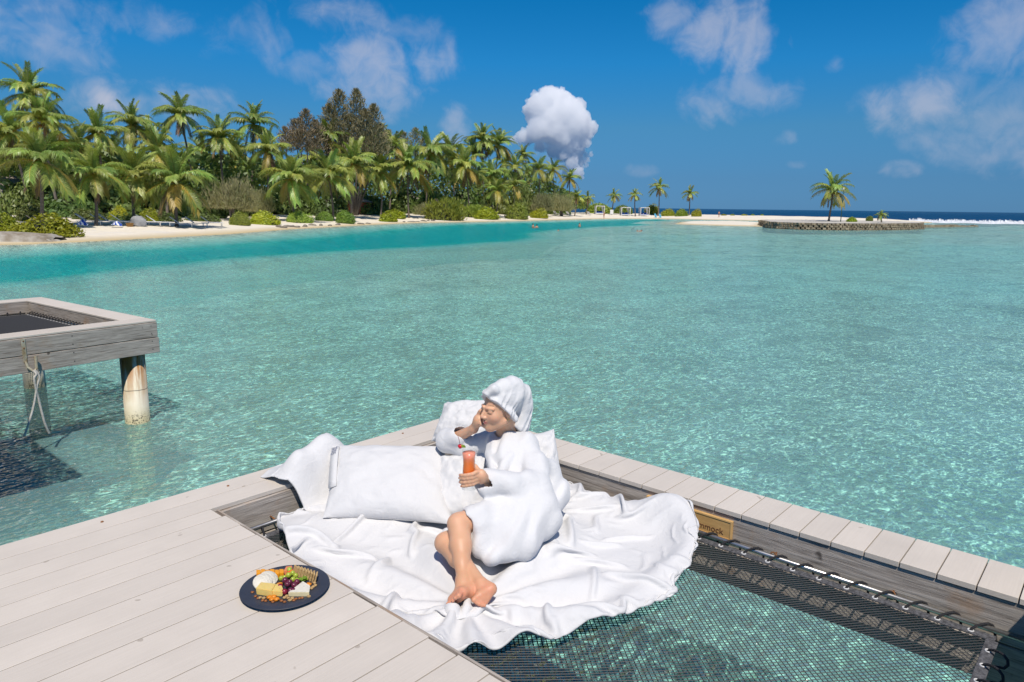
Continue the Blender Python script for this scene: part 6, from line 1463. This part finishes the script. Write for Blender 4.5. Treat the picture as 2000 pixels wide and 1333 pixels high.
# ------------------------------------------------------------------ distant bathers
M_TAN = pbr('tanned_skin', (.52, .27, .16), .6, .15, 8.0); M_HAIRD = pbr('dark_hair', (.03, .022, .02), .6); M_SWIMR = pbr('red_swimwear', (.45, .05, .04), .8); M_SWIMD = pbr('dark_shorts', (.12, .07, .06), .8)
def figure(kind, loc, rz, label, hair=M_HAIRD, suit=None):
    f = Field((-.55, -.55, -.1), (.55, .55, 1.85), .02)
    if kind == 'stand':
        for s in (-1, 1):
            f.chain([(.09*s, 0, .88), (.10*s, .06*s, .48), (.10*s, -.02+.10*s, .06)], [.085, .058, .04], .03); f.cone((.10*s, -.02+.10*s, .05), (.10*s, -.16+.10*s, .03), .04, .03, .02); f.chain([(.17*s, 0, 1.40), (.25*s, .04*s, 1.12), (.26*s, -.12, .90)], [.052, .042, .035], .02)
        f.chain([(0, 0, .90), (0, 0, 1.12), (0, 0, 1.36), (0, 0, 1.5)], [.145, .125, .155, .06], .06); f.ell((0, -.02, 1.62), (.085, .10, .115), .03); hz = 1.66
    elif kind == 'bust':
        for s in (-1, 1): f.chain([(.19*s, 0, .27), (.27*s, -.02, .02), (.2*s, -.2, -.08)], [.06, .05, .04], .03)
        f.chain([(0, 0, -.1), (0, 0, .22), (0, 0, .36)], [.17, .17, .06], .07); f.ell((0, -.02, .50), (.085, .10, .115), .03); hz = .53
    else:
        f.ell((0, 0, .05), (.085, .11, .11), .02); f.cone((0, .12, -.02), (0, .5, -.06), .12, .10, .06); hz = .09
    V, Q = f.mesh(); V = smooth_v(V, Q, 2); root = empty('person', tuple(loc), label, 'person', rz=rz); inst('body', mkmesh('body', V, Q, M_TAN, True), root)
    bm = bmesh.new(); bmesh.ops.create_icosphere(bm, subdivisions=2, radius=1.0)
    for v in bm.verts: v.co = (v.co.x*.095, .02+v.co.y*.105, hz+max(v.co.z, -.35)*.10)
    me = bpy.data.meshes.new('hair'); bm.to_mesh(me); bm.free(); me.materials.append(hair); inst('hair', me, root)
    if suit and kind == 'stand':
        g_ = Field((-.4, -.4, .7), (.4, .4, 1.5), .02); g_.chain([(0, 0, .82), (0, 0, .98)], [.165, .155], .03); g_.cone((-.1, -.06, 1.3), (.1, -.06, 1.3), .105, .105, .03) if suit is M_SWIMR else None
        V, Q = g_.mesh(); inst('swimwear', mkmesh('swimwear', V, Q, suit, True), root)
wat = lambda px, py: at(px, py, 0)
figure('bust', wat(1041, 446), 1.2, 'bather standing chest-deep, left one of the close pair'); figure('bust', wat(1047, 446)+Vector((.5, .3, -.12)), 2.8, 'bather standing chest-deep, right one of the close pair')
figure('bust', wat(1132, 444), .5, 'bather waist-deep alone near the channel edge'); figure('head', wat(1091, 451), 2.0, 'swimmer with only the head showing, left of centre water')
figure('head', wat(1245, 452), 2.0, 'left swimmer of two floating heads in the shallow water'); figure('head', wat(1253, 452), 1.0, 'right swimmer of two floating heads in the shallow water')
figure('head', wat(1305, 429.5), 1.0, 'swimmer far off near the sand spit')
figure('stand', col_at(1177, 187.5), .9, 'person in red swimwear walking on the sand before the daybeds', suit=M_SWIMR); figure('stand', col_at(1402, 200), 2.2, 'person in dark shorts standing on the far sandbank', suit=M_SWIMD)
# a bird over the grove
bp = atd(533, 246, 120); bird = empty('bird', tuple(bp), 'small dark bird gliding above the palms left of the casuarina', 'bird')
M_BIRD = pbr('bird_feather', (.03, .03, .03), .8)
V, F = [], []
for s in (-1, 1):
    o_ = len(V); pts = [bp+RGT_H*(s*a)*1.0+Vector((0, 0, b)) for a, b in ((0, 0), (.25, .18), (.62, .02))]
    V += [p+FWD_H*.09 for p in pts]+[p-FWD_H*.07 for p in pts]; F += [(o_, o_+1, o_+4, o_+3), (o_+1, o_+2, o_+5, o_+4)]
o = obj('wing', V[:6], [f for f in F[:2]], M_BIRD, bird); o.modifiers.new('t', 'SOLIDIFY').thickness = .03
o = obj('wing', V[6:], [tuple(i-6 for i in f) for f in F[2:]], M_BIRD, bird); o.modifiers.new('t', 'SOLIDIFY').thickness = .03
MB().tube([bp-FWD_H*.3, bp-FWD_H*.1, bp+FWD_H*.15, bp+FWD_H*.38], [.01, .07, .07, .01], 8).obj('body', M_BIRD, bird, True)
